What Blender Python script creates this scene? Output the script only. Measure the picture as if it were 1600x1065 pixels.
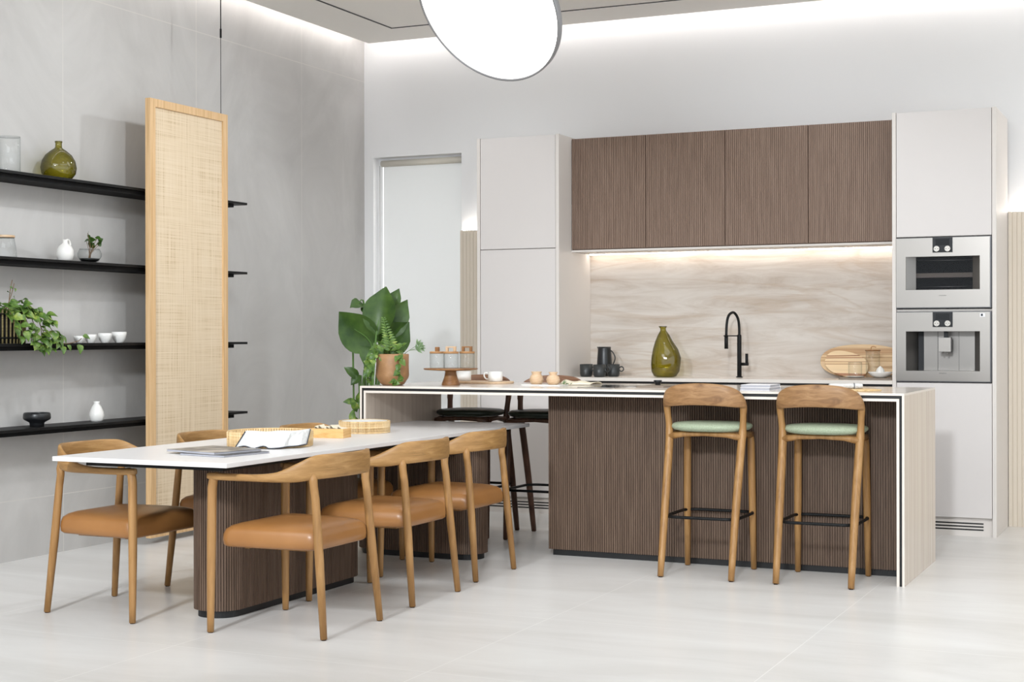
import bpy, bmesh, math, random
from mathutils import Vector, Matrix
PI = math.pi
random.seed(7)
S = bpy.context.scene
C = S.collection
for o in list(bpy.data.objects):
    bpy.data.objects.remove(o)

# ------------------------------------------------------------------ camera
cd = bpy.data.cameras.new('camera'); cam = bpy.data.objects.new('camera', cd); C.objects.link(cam)
cd.sensor_width = 36.0; cd.lens = 2348.0 / 1600 * 36; cd.shift_y = -8.3 / 1600
cam.location = (0, 0, 1.30)
cam.rotation_euler = (PI / 2, math.radians(0.0965), math.radians(24.573))
cd.clip_start = 0.05
S.camera = cam
S.cycles.transparent_max_bounces = 32
# ------------------------------------------------------------------ view and world
S.view_settings.view_transform = 'Standard'; S.view_settings.look = 'None'
S.view_settings.gamma = 1; S.view_settings.use_curve_mapping = False
S.view_settings.exposure = 0.38
W = bpy.data.worlds.new('world'); S.world = W; W.use_nodes = True
W.node_tree.nodes['Background'].inputs[0].default_value = (0.885, 0.95, 1.0, 1)
W.node_tree.nodes['Background'].inputs[1].default_value = 1.28

# ------------------------------------------------------------------ lights
def area(name, loc, target, size, power, col=(1, 1, 1), size_y=None, spread=PI):
    l = bpy.data.lights.new(name, 'AREA'); l.energy = power; l.color = col
    l.shape = 'RECTANGLE'; l.size = size; l.size_y = size_y or size; l.spread = spread
    o = bpy.data.objects.new(name, l); C.objects.link(o); o.location = loc
    o.rotation_euler = (Vector(target) - Vector(loc)).to_track_quat('-Z', 'Y').to_euler()
    return o
def spot(name, loc, target, power, ang=60, blend=.6, r=.04, col=(1, .985, .965)):
    l = bpy.data.lights.new(name, 'SPOT'); l.energy = power; l.color = col
    l.spot_size = math.radians(ang); l.spot_blend = blend; l.shadow_soft_size = r
    o = bpy.data.objects.new(name, l); C.objects.link(o); o.location = loc
    o.rotation_euler = (Vector(target) - Vector(loc)).to_track_quat('-Z', 'Y').to_euler()
    return o
COOL = (.90, .955, 1.0)
area('ceiling_panel_light', (-1.4, 6.2, 3.6), (-1.4, 6.2, 0), 3.0, 44, COOL, 3.6)
area('ceiling_panel_light', (-4.2, 3.4, 3.6), (-4.4, 4.4, 0), 2.6, 74, COOL, 2.8)
spot('front_spotlight', (-.9, .2, 3.5), (-1.9, 9.0, .45), 1050, 38, .9, .25, COOL)
spot('front_spotlight', (-3.2, .0, 3.5), (-4.9, 8.0, .5), 1050, 40, .9, .25, COOL)
spot('track_spotlight', (-4.1, 9.3, 3.6), (-6.2, 7.6, 1.5), 52, 100, .8, .04, COOL)
spot('track_spotlight', (-3.9, 6.5, 3.6), (-6.2, 7.0, 1.3), 58, 100, .8, .04, COOL)
spot('track_spotlight', (-2.5, 8.3, 3.6), (-3.2, 10.5, 1.5), 24, 100, .8, .04, COOL)
spot('track_spotlight', (-1.2, 7.9, 3.6), (-1.5, 10.2, 1.2), 8, 100, .8, .04, COOL)
spot('track_spotlight', (-5.0, 8.7, 3.6), (-4.9, 10.3, 1.2), 22, 100, .8, .04, COOL)
area('daylight_outside_window', (-5.77, 11.9, 1.6), (-5.77, 10.8, 1.5), 1.2, 48, (1, .99, .97), 2.6)
LED_COVE, LED_CAB, LED_WALL, LAMP = 8.0, 10.0, 13.0, 2.0

# ------------------------------------------------------------------ materials
def lin(c):
    r = []
    for v in c:
        v = v / 255
        r.append(v / 12.92 if v <= .04045 else ((v + .055) / 1.055) ** 2.4)
    return (*r, 1)
M = {}
def mat(name, col, rough=.5, metal=0, spec=.5, **k):
    m = bpy.data.materials.new(name); m.use_nodes = True
    b = m.node_tree.nodes['Principled BSDF']
    b.inputs['Base Color'].default_value = lin(col); b.inputs['Roughness'].default_value = rough
    b.inputs['Metallic'].default_value = metal; b.inputs['Specular IOR Level'].default_value = spec
    for kk, v in k.items():
        b.inputs[kk.replace('_', ' ')].default_value = v
    M[name] = m
    return m
def nodes(m): return m.node_tree.nodes, m.node_tree.links, m.node_tree.nodes['Principled BSDF']
def coords(m, scale=(1, 1, 1), rot=(0, 0, 0), kind='Object', loc=(0, 0, 0)):
    n, l, b = nodes(m)
    tc = n.new('ShaderNodeTexCoord'); mp = n.new('ShaderNodeMapping')
    mp.inputs['Scale'].default_value = scale; mp.inputs['Rotation'].default_value = rot; mp.inputs['Location'].default_value = loc
    l.new(tc.outputs[kind], mp.inputs['Vector'])
    return mp
def ramp(m, src, stops):
    n, l, b = nodes(m)
    r = n.new('ShaderNodeValToRGB'); e = r.color_ramp.elements
    while len(e) < len(stops): e.new(.5)
    for q, (p, c) in zip(e, stops):
        q.position = p; q.color = lin(c)
    l.new(src, r.inputs['Fac']); return r
def noise_col(m, stops, scale, nscale=3, detail=6, dist=0, rough=.6, bump=0, kind='Object', loc=(0, 0, 0), rot=(0, 0, 0)):
    n, l, b = nodes(m)
    mp = coords(m, scale, rot, kind, loc); t = n.new('ShaderNodeTexNoise')
    t.inputs['Scale'].default_value = nscale; t.inputs['Detail'].default_value = detail
    t.inputs['Distortion'].default_value = dist; t.inputs['Roughness'].default_value = rough
    l.new(mp.outputs[0], t.inputs['Vector'])
    r = ramp(m, t.outputs['Fac'], stops)
    l.new(r.outputs[0], b.inputs['Base Color'])
    if bump:
        bp = n.new('ShaderNodeBump'); bp.inputs['Strength'].default_value = bump; bp.inputs['Distance'].default_value = .002
        l.new(t.outputs['Fac'], bp.inputs['Height']); l.new(bp.outputs[0], b.inputs['Normal'])
    return m, r, t
def wood(name, dark, mid, light, scale, rough=.45, dist=.6, nscale=2.2):
    m = mat(name, mid, rough, spec=.4)
    return noise_col(m, [(.3, dark), (.5, mid), (.72, light)], scale, nscale, 8, dist, .62)[0]
wood('oak_leg', (130, 94, 54), (156, 115, 68), (176, 136, 88), (14, 14, 1.2))
wood('oak_rail', (130, 96, 54), (154, 115, 68), (174, 135, 86), (3, 3, 22))
wood('walnut_leg', (60, 38, 28), (84, 56, 42), (104, 74, 56), (14, 14, 1.2), .4)  # same walnut as the rail; shade on the legs is put into the colour
wood('walnut_rail_lit', (104, 72, 54), (128, 92, 70), (150, 112, 88), (3, 3, 22), .4)  # lighter copy of that walnut, with the cabinet light on the backs painted in
wood('stool_oak_rail', (118, 84, 54), (150, 112, 74), (174, 136, 96), (3, 3, 16), .42, 1.2)
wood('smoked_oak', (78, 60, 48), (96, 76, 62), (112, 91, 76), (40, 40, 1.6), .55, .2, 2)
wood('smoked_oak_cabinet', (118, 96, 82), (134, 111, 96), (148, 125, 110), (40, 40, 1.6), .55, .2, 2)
wood('pale_ash', (196, 156, 108), (214, 177, 131), (226, 192, 150), (30, 30, 1.0), .6, .3)
wood('bowl_wood', (150, 104, 62), (180, 134, 88), (204, 160, 114), (6, 6, 20), .5)
wood('light_turned_wood', (190, 154, 118), (208, 176, 142), (222, 196, 166), (6, 6, 20), .5)
wood('dark_turned_wood', (110, 72, 40), (146, 102, 62), (172, 128, 84), (5, 5, 20), .45)
def strips(name, cols, scale, rot):
    m = mat(name, cols[0], .5); n, l, b = nodes(m)
    _, r, t = noise_col(m, [(0, cols[0])] + [(.36 + .06 * i, c) for i, c in enumerate(cols[1:])], scale, 1.0, 0, 0, rot=rot)
    r.color_ramp.interpolation = 'CONSTANT'
    t2 = n.new('ShaderNodeTexNoise'); mp = coords(m, (4, 1, 60), rot=rot); l.new(mp.outputs[0], t2.inputs['Vector']); t2.inputs['Scale'].default_value = 1
    mr = n.new('ShaderNodeMapRange'); mr.inputs['To Min'].default_value = .82; mr.inputs['To Max'].default_value = 1.12; l.new(t2.outputs['Fac'], mr.inputs['Value'])
    vm = n.new('ShaderNodeVectorMath'); vm.operation = 'SCALE'; l.new(r.outputs[0], vm.inputs[0]); l.new(mr.outputs[0], vm.inputs['Scale']); l.new(vm.outputs[0], b.inputs['Base Color'])
strips('board_wood', [(190, 150, 106), (168, 124, 84), (206, 172, 128), (184, 146, 102), (216, 184, 142)], (.4, .1, 22), (0, .12, 0))
strips('board_wood_light', [(142, 100, 68), (208, 172, 124), (222, 190, 146), (160, 112, 78), (228, 198, 156)], (.3, .1, 34), (0, .42, 0))
wood('box_wood', (200, 150, 86), (222, 176, 112), (234, 194, 138), (6, 2, 26), .5)
mat('leather', (154, 107, 62), .32, spec=.5); noise_col(M['leather'], [(.3, (146, 99, 54)), (.7, (161, 112, 64))], (1, 1, 1), 3, 4)
mat('green_fabric', (156, 174, 142), .9, spec=.2); noise_col(M['green_fabric'], [(.3, (150, 162, 136)), (.7, (176, 186, 162))], (1, 1, 1), 160, 2, bump=.4)
mat('dark_green_leather', (30, 38, 27), .4, spec=.4)
mat('black_metal', (14, 14, 15), .5, 0, .25)
mat('black_matte', (12, 12, 13), .7, 0, .2)
mat('plinth_black', (12, 12, 13), .5)
mat('rubber', (62, 44, 34), .7)
mat('white_paint', (236, 235, 235), .75, spec=.25)
mat('ceiling_paint', (240, 236, 230), .85, spec=.2)
mat('cabinet_lacquer', (214, 208, 205), .5, spec=.35)
mat('cabinet_side', (219, 212, 206), .5, spec=.35)
mat('gap_dark', (92, 84, 80), .8)
mat('table_white', (226, 223, 222), .32, spec=.4)
mat('stone_cream', (226, 216, 206), .22, spec=.5)
mat('counter_cream', (224, 216, 208), .25, spec=.5)
mat('ceramic_white', (236, 234, 230), .3, spec=.5)
mat('ceramic_matte', (232, 229, 224), .6)
mat('ceramic_black', (30, 31, 33), .32, spec=.5)
mat('ceramic_mug', (46, 48, 48), .4, spec=.5)
mat('cloth_white', (220, 219, 217), .9, spec=.1); noise_col(M['cloth_white'], [(.3, (214, 213, 211)), (.7, (222, 221, 219))], (1, 1, 1), 14, 4, .5, bump=1.0); M['cloth_white'].node_tree.nodes['Bump'].inputs['Distance'].default_value = .02
mat('cloth_cream', (226, 216, 194), .9, spec=.1)
mat('hem_blue', (52, 56, 66), .9)
mat('steel', (152, 147, 142), .3, .92, .5)
mat('steel_dark', (138, 134, 130), .35, .9, .5)
mat('steel_frame', (88, 88, 90), .4, .8)
mat('panel_graphite', (34, 35, 38), .45, 0, .3)
mat('glass_black', (8, 8, 10), .08, spec=.35)
mat('knob_metal', (186, 181, 174), .35, .5)
mat('lamp_rim', (150, 150, 152), .4, .3)
mat('blind_hem', (208, 202, 190), .8)
mat('soil', (22, 18, 15), .9)
mat('pebble', (20, 19, 18), .5)
mat('leaf_dark', (46, 92, 36), .38, spec=.45); noise_col(M['leaf_dark'], [(.3, (38, 68, 20)), (.7, (70, 100, 34))], (1, 1, 1), 9, 4)
mat('leaf_pothos', (74, 112, 52), .4, spec=.45); noise_col(M['leaf_pothos'], [(.3, (50, 82, 34)), (.55, (92, 122, 50)), (.75, (152, 164, 76))], (1, 1, 1), 22, 3)
mat('leaf_sage', (104, 132, 92), .6); noise_col(M['leaf_sage'], [(.3, (84, 114, 76)), (.7, (128, 150, 106))], (1, 1, 1), 14, 3)
mat('stem_green', (84, 120, 52), .5)
mat('stem_brown', (118, 92, 62), .6)
mat('clay_pot', (176, 124, 78), .5); noise_col(M['clay_pot'], [(.25, (146, 106, 70)), (.6, (168, 126, 86)), (.8, (190, 152, 114))], (1, 1, 1), 12, 5)
mat('dark_pot', (52, 50, 48), .7)
mat('brushed_dark', (70, 72, 76), .3, .4)
mat('slate', (132, 118, 104), .5)
mat('paper_white', (238, 236, 238), .7)
mat('paper_grey', (176, 176, 184), .6)
mat('lettering_black', (40, 40, 42), .5)
def glass(name, col, edge=None, facing=.35, refl=.035):
    """thin glass: clear body that tints towards the grazing edge, with a sharp coat of reflection"""
    m = mat(name, col, .02); n, l, b = nodes(m)
    tr = n.new('ShaderNodeBsdfTransparent'); gl = n.new('ShaderNodeBsdfGlossy'); gl.inputs['Roughness'].default_value = .03
    lw = n.new('ShaderNodeLayerWeight'); lw.inputs['Blend'].default_value = facing
    mc = n.new('ShaderNodeMix'); mc.data_type = 'RGBA'; mc.inputs['A'].default_value = lin(col); mc.inputs['B'].default_value = lin(edge or col)
    l.new(lw.outputs['Facing'], mc.inputs['Factor']); l.new(mc.outputs['Result'], tr.inputs[0])
    pw = n.new('ShaderNodeMath'); pw.operation = 'POWER'; pw.inputs[1].default_value = 4; l2 = n.new('ShaderNodeLayerWeight'); l2.inputs['Blend'].default_value = .5
    l.new(l2.outputs['Facing'], pw.inputs[0]); fr = n.new('ShaderNodeMath'); fr.operation = 'MULTIPLY_ADD'; fr.inputs[1].default_value = .45; fr.inputs[2].default_value = refl; l.new(pw.outputs[0], fr.inputs[0])
    mx = n.new('ShaderNodeMixShader'); l.new(fr.outputs[0], mx.inputs[0]); l.new(tr.outputs[0], mx.inputs[1]); l.new(gl.outputs[0], mx.inputs[2])
    l.new(mx.outputs[0], n['Material Output'].inputs['Surface'])
    return m
glass('clear_glass', (253, 254, 254), (150, 162, 164), .09)
glass('olive_glass', (208, 202, 104), (84, 82, 22), .36, .07)
glass('window_glass', (252, 252, 252))
glass('oven_glass', (226, 226, 228), None, .35, .012)
def emis(name, col, st):
    m = mat(name, col, .5)
    b = m.node_tree.nodes['Principled BSDF']
    b.inputs['Emission Color'].default_value = lin(col); b.inputs['Emission Strength'].default_value = st
    return m
emis('led_cove', (255, 252, 250), LED_COVE)
emis('led_cabinet', (255, 248, 238), LED_CAB)
emis('led_wall', (255, 250, 244), LED_WALL)
emis('lamp_diffuser', (255, 254, 252), LAMP)
# blind: translucent fabric
m = mat('blind_fabric', (222, 222, 221), .9, spec=.1)
n, l, b = nodes(m)
tr = n.new('ShaderNodeBsdfTranslucent'); tr.inputs[0].default_value = lin((226, 226, 225))
mx = n.new('ShaderNodeMixShader'); mx.inputs[0].default_value = .35
l.new(b.outputs[0], mx.inputs[1]); l.new(tr.outputs[0], mx.inputs[2]); l.new(mx.outputs[0], n['Material Output'].inputs['Surface'])

def tiles(m, ax, ay, w, h, ox, oy, linecol, width=.003, base=None):
    """thin joints on a grid in world metres: ax, ay are the axes (0,1,2) of the wall or floor"""
    n, l, b = nodes(m)
    g = n.new('ShaderNodeNewGeometry'); sp = n.new('ShaderNodeSeparateXYZ'); l.new(g.outputs['Position'], sp.inputs[0])
    outs = []
    for a, size, off in ((ax, w, ox), (ay, h, oy)):
        s = n.new('ShaderNodeMath'); s.operation = 'SUBTRACT'; s.inputs[1].default_value = off; l.new(sp.outputs[a], s.inputs[0])
        d = n.new('ShaderNodeMath'); d.operation = 'DIVIDE'; d.inputs[1].default_value = size; l.new(s.outputs[0], d.inputs[0])
        p = n.new('ShaderNodeMath'); p.operation = 'PINGPONG'; p.inputs[1].default_value = .5; l.new(d.outputs[0], p.inputs[0])
        c = n.new('ShaderNodeMath'); c.operation = 'LESS_THAN'; c.inputs[1].default_value = width / size / 2; l.new(p.outputs[0], c.inputs[0])
        outs.append(c)
    mx = n.new('ShaderNodeMath'); mx.operation = 'MAXIMUM'; l.new(outs[0].outputs[0], mx.inputs[0]); l.new(outs[1].outputs[0], mx.inputs[1])
    mc = n.new('ShaderNodeMix'); mc.data_type = 'RGBA'; l.new(mx.outputs[0], mc.inputs['Factor'])
    l.new(base.outputs[0], mc.inputs['A']); mc.inputs['B'].default_value = lin(linecol)
    l.new(mc.outputs['Result'], b.inputs['Base Color'])
m = mat('floor_porcelain', (220, 217, 213), .3, spec=.4)
_, r, t = noise_col(m, [(.3, (211, 208, 204)), (.5, (221, 218, 215)), (.7, (228, 226, 223))], (.35, 1.4, 1), 2.0, 7, .8, .6)
tiles(m, 0, 1, 1.2, 1.2, -3.92, .35, (238, 236, 233), .004, r)
m = mat('wall_porcelain', (186, 182, 178), .55, spec=.3)
_, r, t = noise_col(m, [(.28, (184, 181, 178)), (.5, (194, 191, 188)), (.72, (204, 201, 198))], (1, 1.0, .8), 1.5, 9, .9, .62, rot=(.5, 0, 0))
tiles(m, 1, 2, 1.331, 3.042, 7.145, .348, (206, 202, 197), .006, r)
# quartzite backsplash: horizontal cloudy bands with tan veins
m = mat('quartzite', (206, 192, 176), .3, spec=.4)
n, l, b = nodes(m)
mp = coords(m, (.8, 1, 5.5), (0, .06, 0)); t1 = n.new('ShaderNodeTexNoise')
t1.inputs['Scale'].default_value = 1.7; t1.inputs['Detail'].default_value = 9; t1.inputs['Distortion'].default_value = .7; t1.inputs['Roughness'].default_value = .68
l.new(mp.outputs[0], t1.inputs['Vector'])
r1 = ramp(m, t1.outputs['Fac'], [(.28, (172, 156, 141)), (.42, (190, 178, 167)), (.55, (202, 193, 184)), (.75, (214, 207, 200))])
mp2 = coords(m, (.45, 1, 3.6), (0, -.08, 0), loc=(3, 0, 1)); t2 = n.new('ShaderNodeTexNoise')
t2.inputs['Scale'].default_value = 1.5; t2.inputs['Detail'].default_value = 7; t2.inputs['Distortion'].default_value = .9
l.new(mp2.outputs[0], t2.inputs['Vector'])
r2 = ramp(m, t2.outputs['Fac'], [(.475, (0, 0, 0)), (.497, (165, 165, 165)), (.507, (165, 165, 165)), (.545, (0, 0, 0))])
mt = n.new('ShaderNodeMath'); mt.operation = 'MULTIPLY'; mt.inputs[1].default_value = .75; l.new(r2.outputs[0], mt.inputs[0])
mc = n.new('ShaderNodeMix'); mc.data_type = 'RGBA'; l.new(mt.outputs[0], mc.inputs['Factor'])
l.new(r1.outputs[0], mc.inputs['A']); mc.inputs['B'].default_value = lin((172, 146, 120)); l.new(mc.outputs['Result'], b.inputs['Base Color'])
m = mat('stone_side', (206, 192, 178), .25, spec=.5)
noise_col(m, [(.3, (192, 177, 163)), (.5, (206, 192, 178)), (.7, (216, 203, 190))], (1, 26, .5), 1.6, 4, .15)
m = mat('stone_top', (222, 212, 202), .14, spec=.5)
noise_col(m, [(.3, (212, 202, 190)), (.7, (228, 220, 211))], (1, 2.5, 1), 2.5, 6, .8)
m = mat('wall_ribbed', (214, 202, 186), .55, spec=.3)
# brushed steel gets faint horizontal streaks in its roughness
n, l, b = nodes(M['steel']); mp = coords(M['steel'], (1.5, 1, 400)); t = n.new('ShaderNodeTexNoise'); t.inputs['Scale'].default_value = 2
l.new(mp.outputs[0], t.inputs['Vector']); mr = n.new('ShaderNodeMapRange'); mr.inputs['To Min'].default_value = .27; mr.inputs['To Max'].default_value = .33
l.new(t.outputs['Fac'], mr.inputs['Value']); l.new(mr.outputs[0], b.inputs['Roughness'])
# woven rattan cloth (screen lies in the Y-Z plane)
def weave(name, a, bcol, c, s1, s2, axu=1, axv=2):
    m = mat(name, a, .8, spec=.2); n, l, b = nodes(m)
    tc = n.new('ShaderNodeTexCoord')
    vals = []
    for ax, k, sc in ((axu, s1, (1, 1, 1)), (axv, s2, (1, 1, 1))):
        mp = n.new('ShaderNodeMapping'); v = [0, 0, 0]; v[:] = (2, 2, 2); v[ax] = k; mp.inputs['Scale'].default_value = v
        l.new(tc.outputs['Object'], mp.inputs['Vector']); t = n.new('ShaderNodeTexNoise'); t.inputs['Scale'].default_value = 1; t.inputs['Detail'].default_value = 3; t.inputs['Roughness'].default_value = .6
        l.new(mp.outputs[0], t.inputs['Vector']); vals.append(t)
    mm = n.new('ShaderNodeMath'); mm.operation = 'ADD'; l.new(vals[0].outputs['Fac'], mm.inputs[0]); l.new(vals[1].outputs['Fac'], mm.inputs[1])
    mh = n.new('ShaderNodeMath'); mh.operation = 'MULTIPLY'; mh.inputs[1].default_value = .5; l.new(mm.outputs[0], mh.inputs[0])
    r = ramp(m, mh.outputs[0], [(.32, bcol), (.46, a), (.62, c)]); l.new(r.outputs[0], b.inputs['Base Color'])
    bp = n.new('ShaderNodeBump'); bp.inputs['Strength'].default_value = .4; bp.inputs['Distance'].default_value = .002
    l.new(mh.outputs[0], bp.inputs['Height']); l.new(bp.outputs[0], b.inputs['Normal'])
    return m
weave('rattan_cloth', (218, 197, 167), (184, 158, 124), (226, 207, 181), 95, 150)
weave('wicker', (216, 184, 136), (150, 112, 68), (232, 206, 164), 60, 260, 0, 2)
weave('wicker_dark', (128, 116, 80), (70, 62, 40), (160, 146, 108), 60, 200, 0, 2)
m = mat('magazine_cover', (150, 146, 142), .35)
noise_col(m, [(.35, (84, 84, 88)), (.5, (146, 140, 134)), (.65, (188, 180, 172))], (1, 1, 1), 6, 2, 1)

# ------------------------------------------------------------------ mesh builder
class MB:
    def __init__(s): s.v = []; s.f = []; s.mi = []; s.sm = []
    def add(s, vs, fs, mi=0, smooth=False):
        k = len(s.v); s.v += [tuple(p) for p in vs]
        for i, f in enumerate(fs):
            s.f.append(tuple(k + q for q in f)); s.mi.append(mi[i] if isinstance(mi, (list, tuple)) else mi); s.sm.append(smooth)
        return s
    def box(s, x0, x1, y0, y1, z0, z1, mi=0):
        vs = [(x, y, z) for z in (z0, z1) for y in (y0, y1) for x in (x0, x1)]
        # faces: bottom, top, front(-y), back, left, right
        return s.add(vs, [(0, 2, 3, 1), (4, 5, 7, 6), (0, 1, 5, 4), (2, 6, 7, 3), (0, 4, 6, 2), (1, 3, 7, 5)], mi)
    def tube(s, pts, rad, seg=14, caps=True, mi=0, smooth=True):
        pts = [Vector(p) for p in pts]; n = len(pts)
        rad = rad if isinstance(rad, (list, tuple)) else [rad] * n
        vs = []; up = None
        for i, p in enumerate(pts):
            t = (pts[min(i + 1, n - 1)] - pts[max(i - 1, 0)]).normalized()
            if up is None: up = Vector((0, 0, 1)) if abs(t.z) < .9 else Vector((1, 0, 0))
            a = t.cross(up).normalized(); bb = a.cross(t).normalized(); up = bb
            for k in range(seg):
                th = 2 * PI * k / seg; vs.append(p + (a * math.cos(th) + bb * math.sin(th)) * rad[i])
        fs = [(i * seg + k, i * seg + (k + 1) % seg, (i + 1) * seg + (k + 1) % seg, (i + 1) * seg + k) for i in range(n - 1) for k in range(seg)]
        s.add(vs, fs, mi, smooth)
        if caps:
            k0 = len(s.v) - n * seg
            s.f.append(tuple(k0 + k for k in range(seg))[::-1]); s.mi.append(mi); s.sm.append(False)
            s.f.append(tuple(k0 + (n - 1) * seg + k for k in range(seg))); s.mi.append(mi); s.sm.append(False)
        return s
    def ring(s, pts, rad, seg=10, mi=0):
        """closed tube"""
        pts = [Vector(p) for p in pts]; n = len(pts); vs = []
        nrm = Vector((0, 0, 0))
        for i in range(n): nrm += pts[i].cross(pts[(i + 1) % n])
        nrm = (nrm - sum(pts, Vector()) * 0).normalized()
        c = sum(pts, Vector()) / n; nrm = sum(((pts[i] - c).cross(pts[(i + 1) % n] - c) for i in range(n)), Vector()).normalized()
        for i, p in enumerate(pts):
            t = (pts[(i + 1) % n] - pts[i - 1]).normalized(); a = t.cross(nrm).normalized()
            for k in range(seg):
                th = 2 * PI * k / seg; vs.append(p + (a * math.cos(th) + nrm * math.sin(th)) * rad)
        fs = [(i * seg + k, i * seg + (k + 1) % seg, ((i + 1) % n) * seg + (k + 1) % seg, ((i + 1) % n) * seg + k) for i in range(n) for k in range(seg)]
        return s.add(vs, fs, mi, True)
    def lathe(s, prof, seg=32, c=(0, 0, 0), sx=1, sy=1, warp=None, mi=0, smooth=True):
        vs = []
        for r, z in prof:
            for k in range(seg):
                th = 2 * PI * k / seg
                x, y, zz = r * math.cos(th) * sx, r * math.sin(th) * sy, z
                if warp: x, y, zz = warp(x, y, zz)
                vs.append((c[0] + x, c[1] + y, c[2] + zz))
        n = len(prof)
        fs = [(i * seg + k, i * seg + (k + 1) % seg, (i + 1) * seg + (k + 1) % seg, (i + 1) * seg + k) for i in range(n - 1) for k in range(seg)]
        s.add(vs, fs, mi, smooth); k0 = len(s.v) - n * seg
        if prof[0][0] > 1e-6: s.f.append(tuple(k0 + k for k in range(seg))[::-1]); s.mi.append(mi); s.sm.append(False)
        if prof[-1][0] > 1e-6: s.f.append(tuple(k0 + (n - 1) * seg + k for k in range(seg))); s.mi.append(mi); s.sm.append(False)
        return s
    def prism(s, outline, z0, z1, mi=0, smooth=False):
        n = len(outline)
        vs = [(x, y, z0) for x, y in outline] + [(x, y, z1) for x, y in outline]
        fs = [(i, (i + 1) % n, n + (i + 1) % n, n + i) for i in range(n)]
        s.add(vs, fs, mi, smooth); k0 = len(s.v) - 2 * n
        s.f.append(tuple(k0 + i for i in range(n))[::-1]); s.mi.append(mi); s.sm.append(False)
        s.f.append(tuple(k0 + n + i for i in range(n))); s.mi.append(mi); s.sm.append(False)
        return s
    def loft(s, rings, caps=True, closed=True, mi=0, smooth=True):
        n = len(rings); m_ = len(rings[0]); vs = [p for r in rings for p in r]
        mm = m_ if closed else m_ - 1
        fs = [(i * m_ + k, i * m_ + (k + 1) % m_, (i + 1) * m_ + (k + 1) % m_, (i + 1) * m_ + k) for i in range(n - 1) for k in range(mm)]
        s.add(vs, fs, mi, smooth); k0 = len(s.v) - n * m_
        if caps:
            s.f.append(tuple(k0 + k for k in range(m_))[::-1]); s.mi.append(mi); s.sm.append(smooth)
            s.f.append(tuple(k0 + (n - 1) * m_ + k for k in range(m_))); s.mi.append(mi); s.sm.append(smooth)
        return s
    def build(s, name, mats, parent=None, off=None, bevel=0, solid=0, sub=0, bseg=2):
        me = bpy.data.meshes.new(name)
        o0 = Vector(off) if off is not None else (wloc(parent) if parent is not None and parent.get('_w') else Vector((0, 0, 0)))
        me.from_pydata([tuple(Vector(p) - o0) for p in s.v], [], s.f)
        mats = mats if isinstance(mats, (list, tuple)) else [mats]
        for q in mats: me.materials.append(M[q])
        for p, a, b_ in zip(me.polygons, s.mi, s.sm): p.material_index = a; p.use_smooth = b_
        bm = bmesh.new(); bm.from_mesh(me); bmesh.ops.recalc_face_normals(bm, faces=bm.faces); bm.to_mesh(me); bm.free()
        ob = bpy.data.objects.new(name, me); C.objects.link(ob)
        if parent is not None: ob.parent = parent; ob['_w'] = 1 if parent.get('_w') else 0; ob['_o'] = parent.get('_o', [0, 0, 0])
        else:
            ob.location = o0
        if solid:
            md = ob.modifiers.new('solid', 'SOLIDIFY'); md.thickness = solid; md.offset = 0
        if sub:
            md = ob.modifiers.new('sub', 'SUBSURF'); md.levels = sub; md.render_levels = sub
        if bevel:
            md = ob.modifiers.new('bevel', 'BEVEL'); md.width = bevel; md.segments = bseg; md.limit_method = 'ANGLE'; md.angle_limit = math.radians(40)
        return ob
def wloc(p): return Vector(p.get('_o', [0, 0, 0]))
def tag(o, label, cat, group=None):
    o['label'] = label; o['category'] = cat
    if group: o['group'] = group
    return o
def thing(name, label, cat, loc=(0, 0, 0), rz=0, group=None, world=True):
    """Empty at a thing's base. world=True: its parts are given in room coordinates."""
    o = bpy.data.objects.new(name, None); C.objects.link(o); o.location = loc; o.rotation_euler = (0, 0, rz)
    o.empty_display_size = .1
    tag(o, label, cat, group); o['_w'] = 1 if world else 0; o['_o'] = list(loc)
    return o
def solo(mb, name, mats, label, cat, loc, group=None, **k):
    o = mb.build(name, mats, None, off=loc, **k); return tag(o, label, cat, group)
def struct(mb, name, mats, **k):
    o = mb.build(name, mats, None, **k); o['kind'] = 'structure'; return o
def copy_tree(o, parent=None):
    c = o.copy(); C.objects.link(c); c.parent = parent
    for ch in list(o.children): copy_tree(ch, c)
    return c
def B(*a, **k): return MB().box(*a, **k)
def rrect(x0, x1, y0, y1, r, n=6):
    out = []
    for cx, cy, a0 in ((x1 - r, y1 - r, 0), (x0 + r, y1 - r, 90), (x0 + r, y0 + r, 180), (x1 - r, y0 + r, 270)):
        for i in range(n + 1):
            a = math.radians(a0 + 90 * i / n); out.append((cx + r * math.cos(a), cy + r * math.sin(a)))
    return out
def section(n=14, e=3.0):
    out = []
    for k in range(n):
        t = 2 * PI * (k + .5) / n; c, s_ = math.cos(t), math.sin(t)
        out.append((math.copysign(abs(c) ** (2 / e), c), math.copysign(abs(s_) ** (2 / e), s_)))
    return out
def smoothpts(pts, n=6):
    """Catmull-Rom through tuples of any dimension"""
    out = []
    P = [pts[0]] + list(pts) + [pts[-1]]
    for i in range(1, len(P) - 2):
        for j in range(n):
            t = j / n
            out.append(tuple(.5 * ((2 * b) + (-a + c) * t + (2 * a - 5 * b + 4 * c - d) * t * t + (-a + 3 * b - 3 * c + d) * t ** 3)
                             for a, b, c, d in zip(P[i - 1], P[i], P[i + 1], P[i + 2])))
    out.append(tuple(pts[-1])); return out
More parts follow.
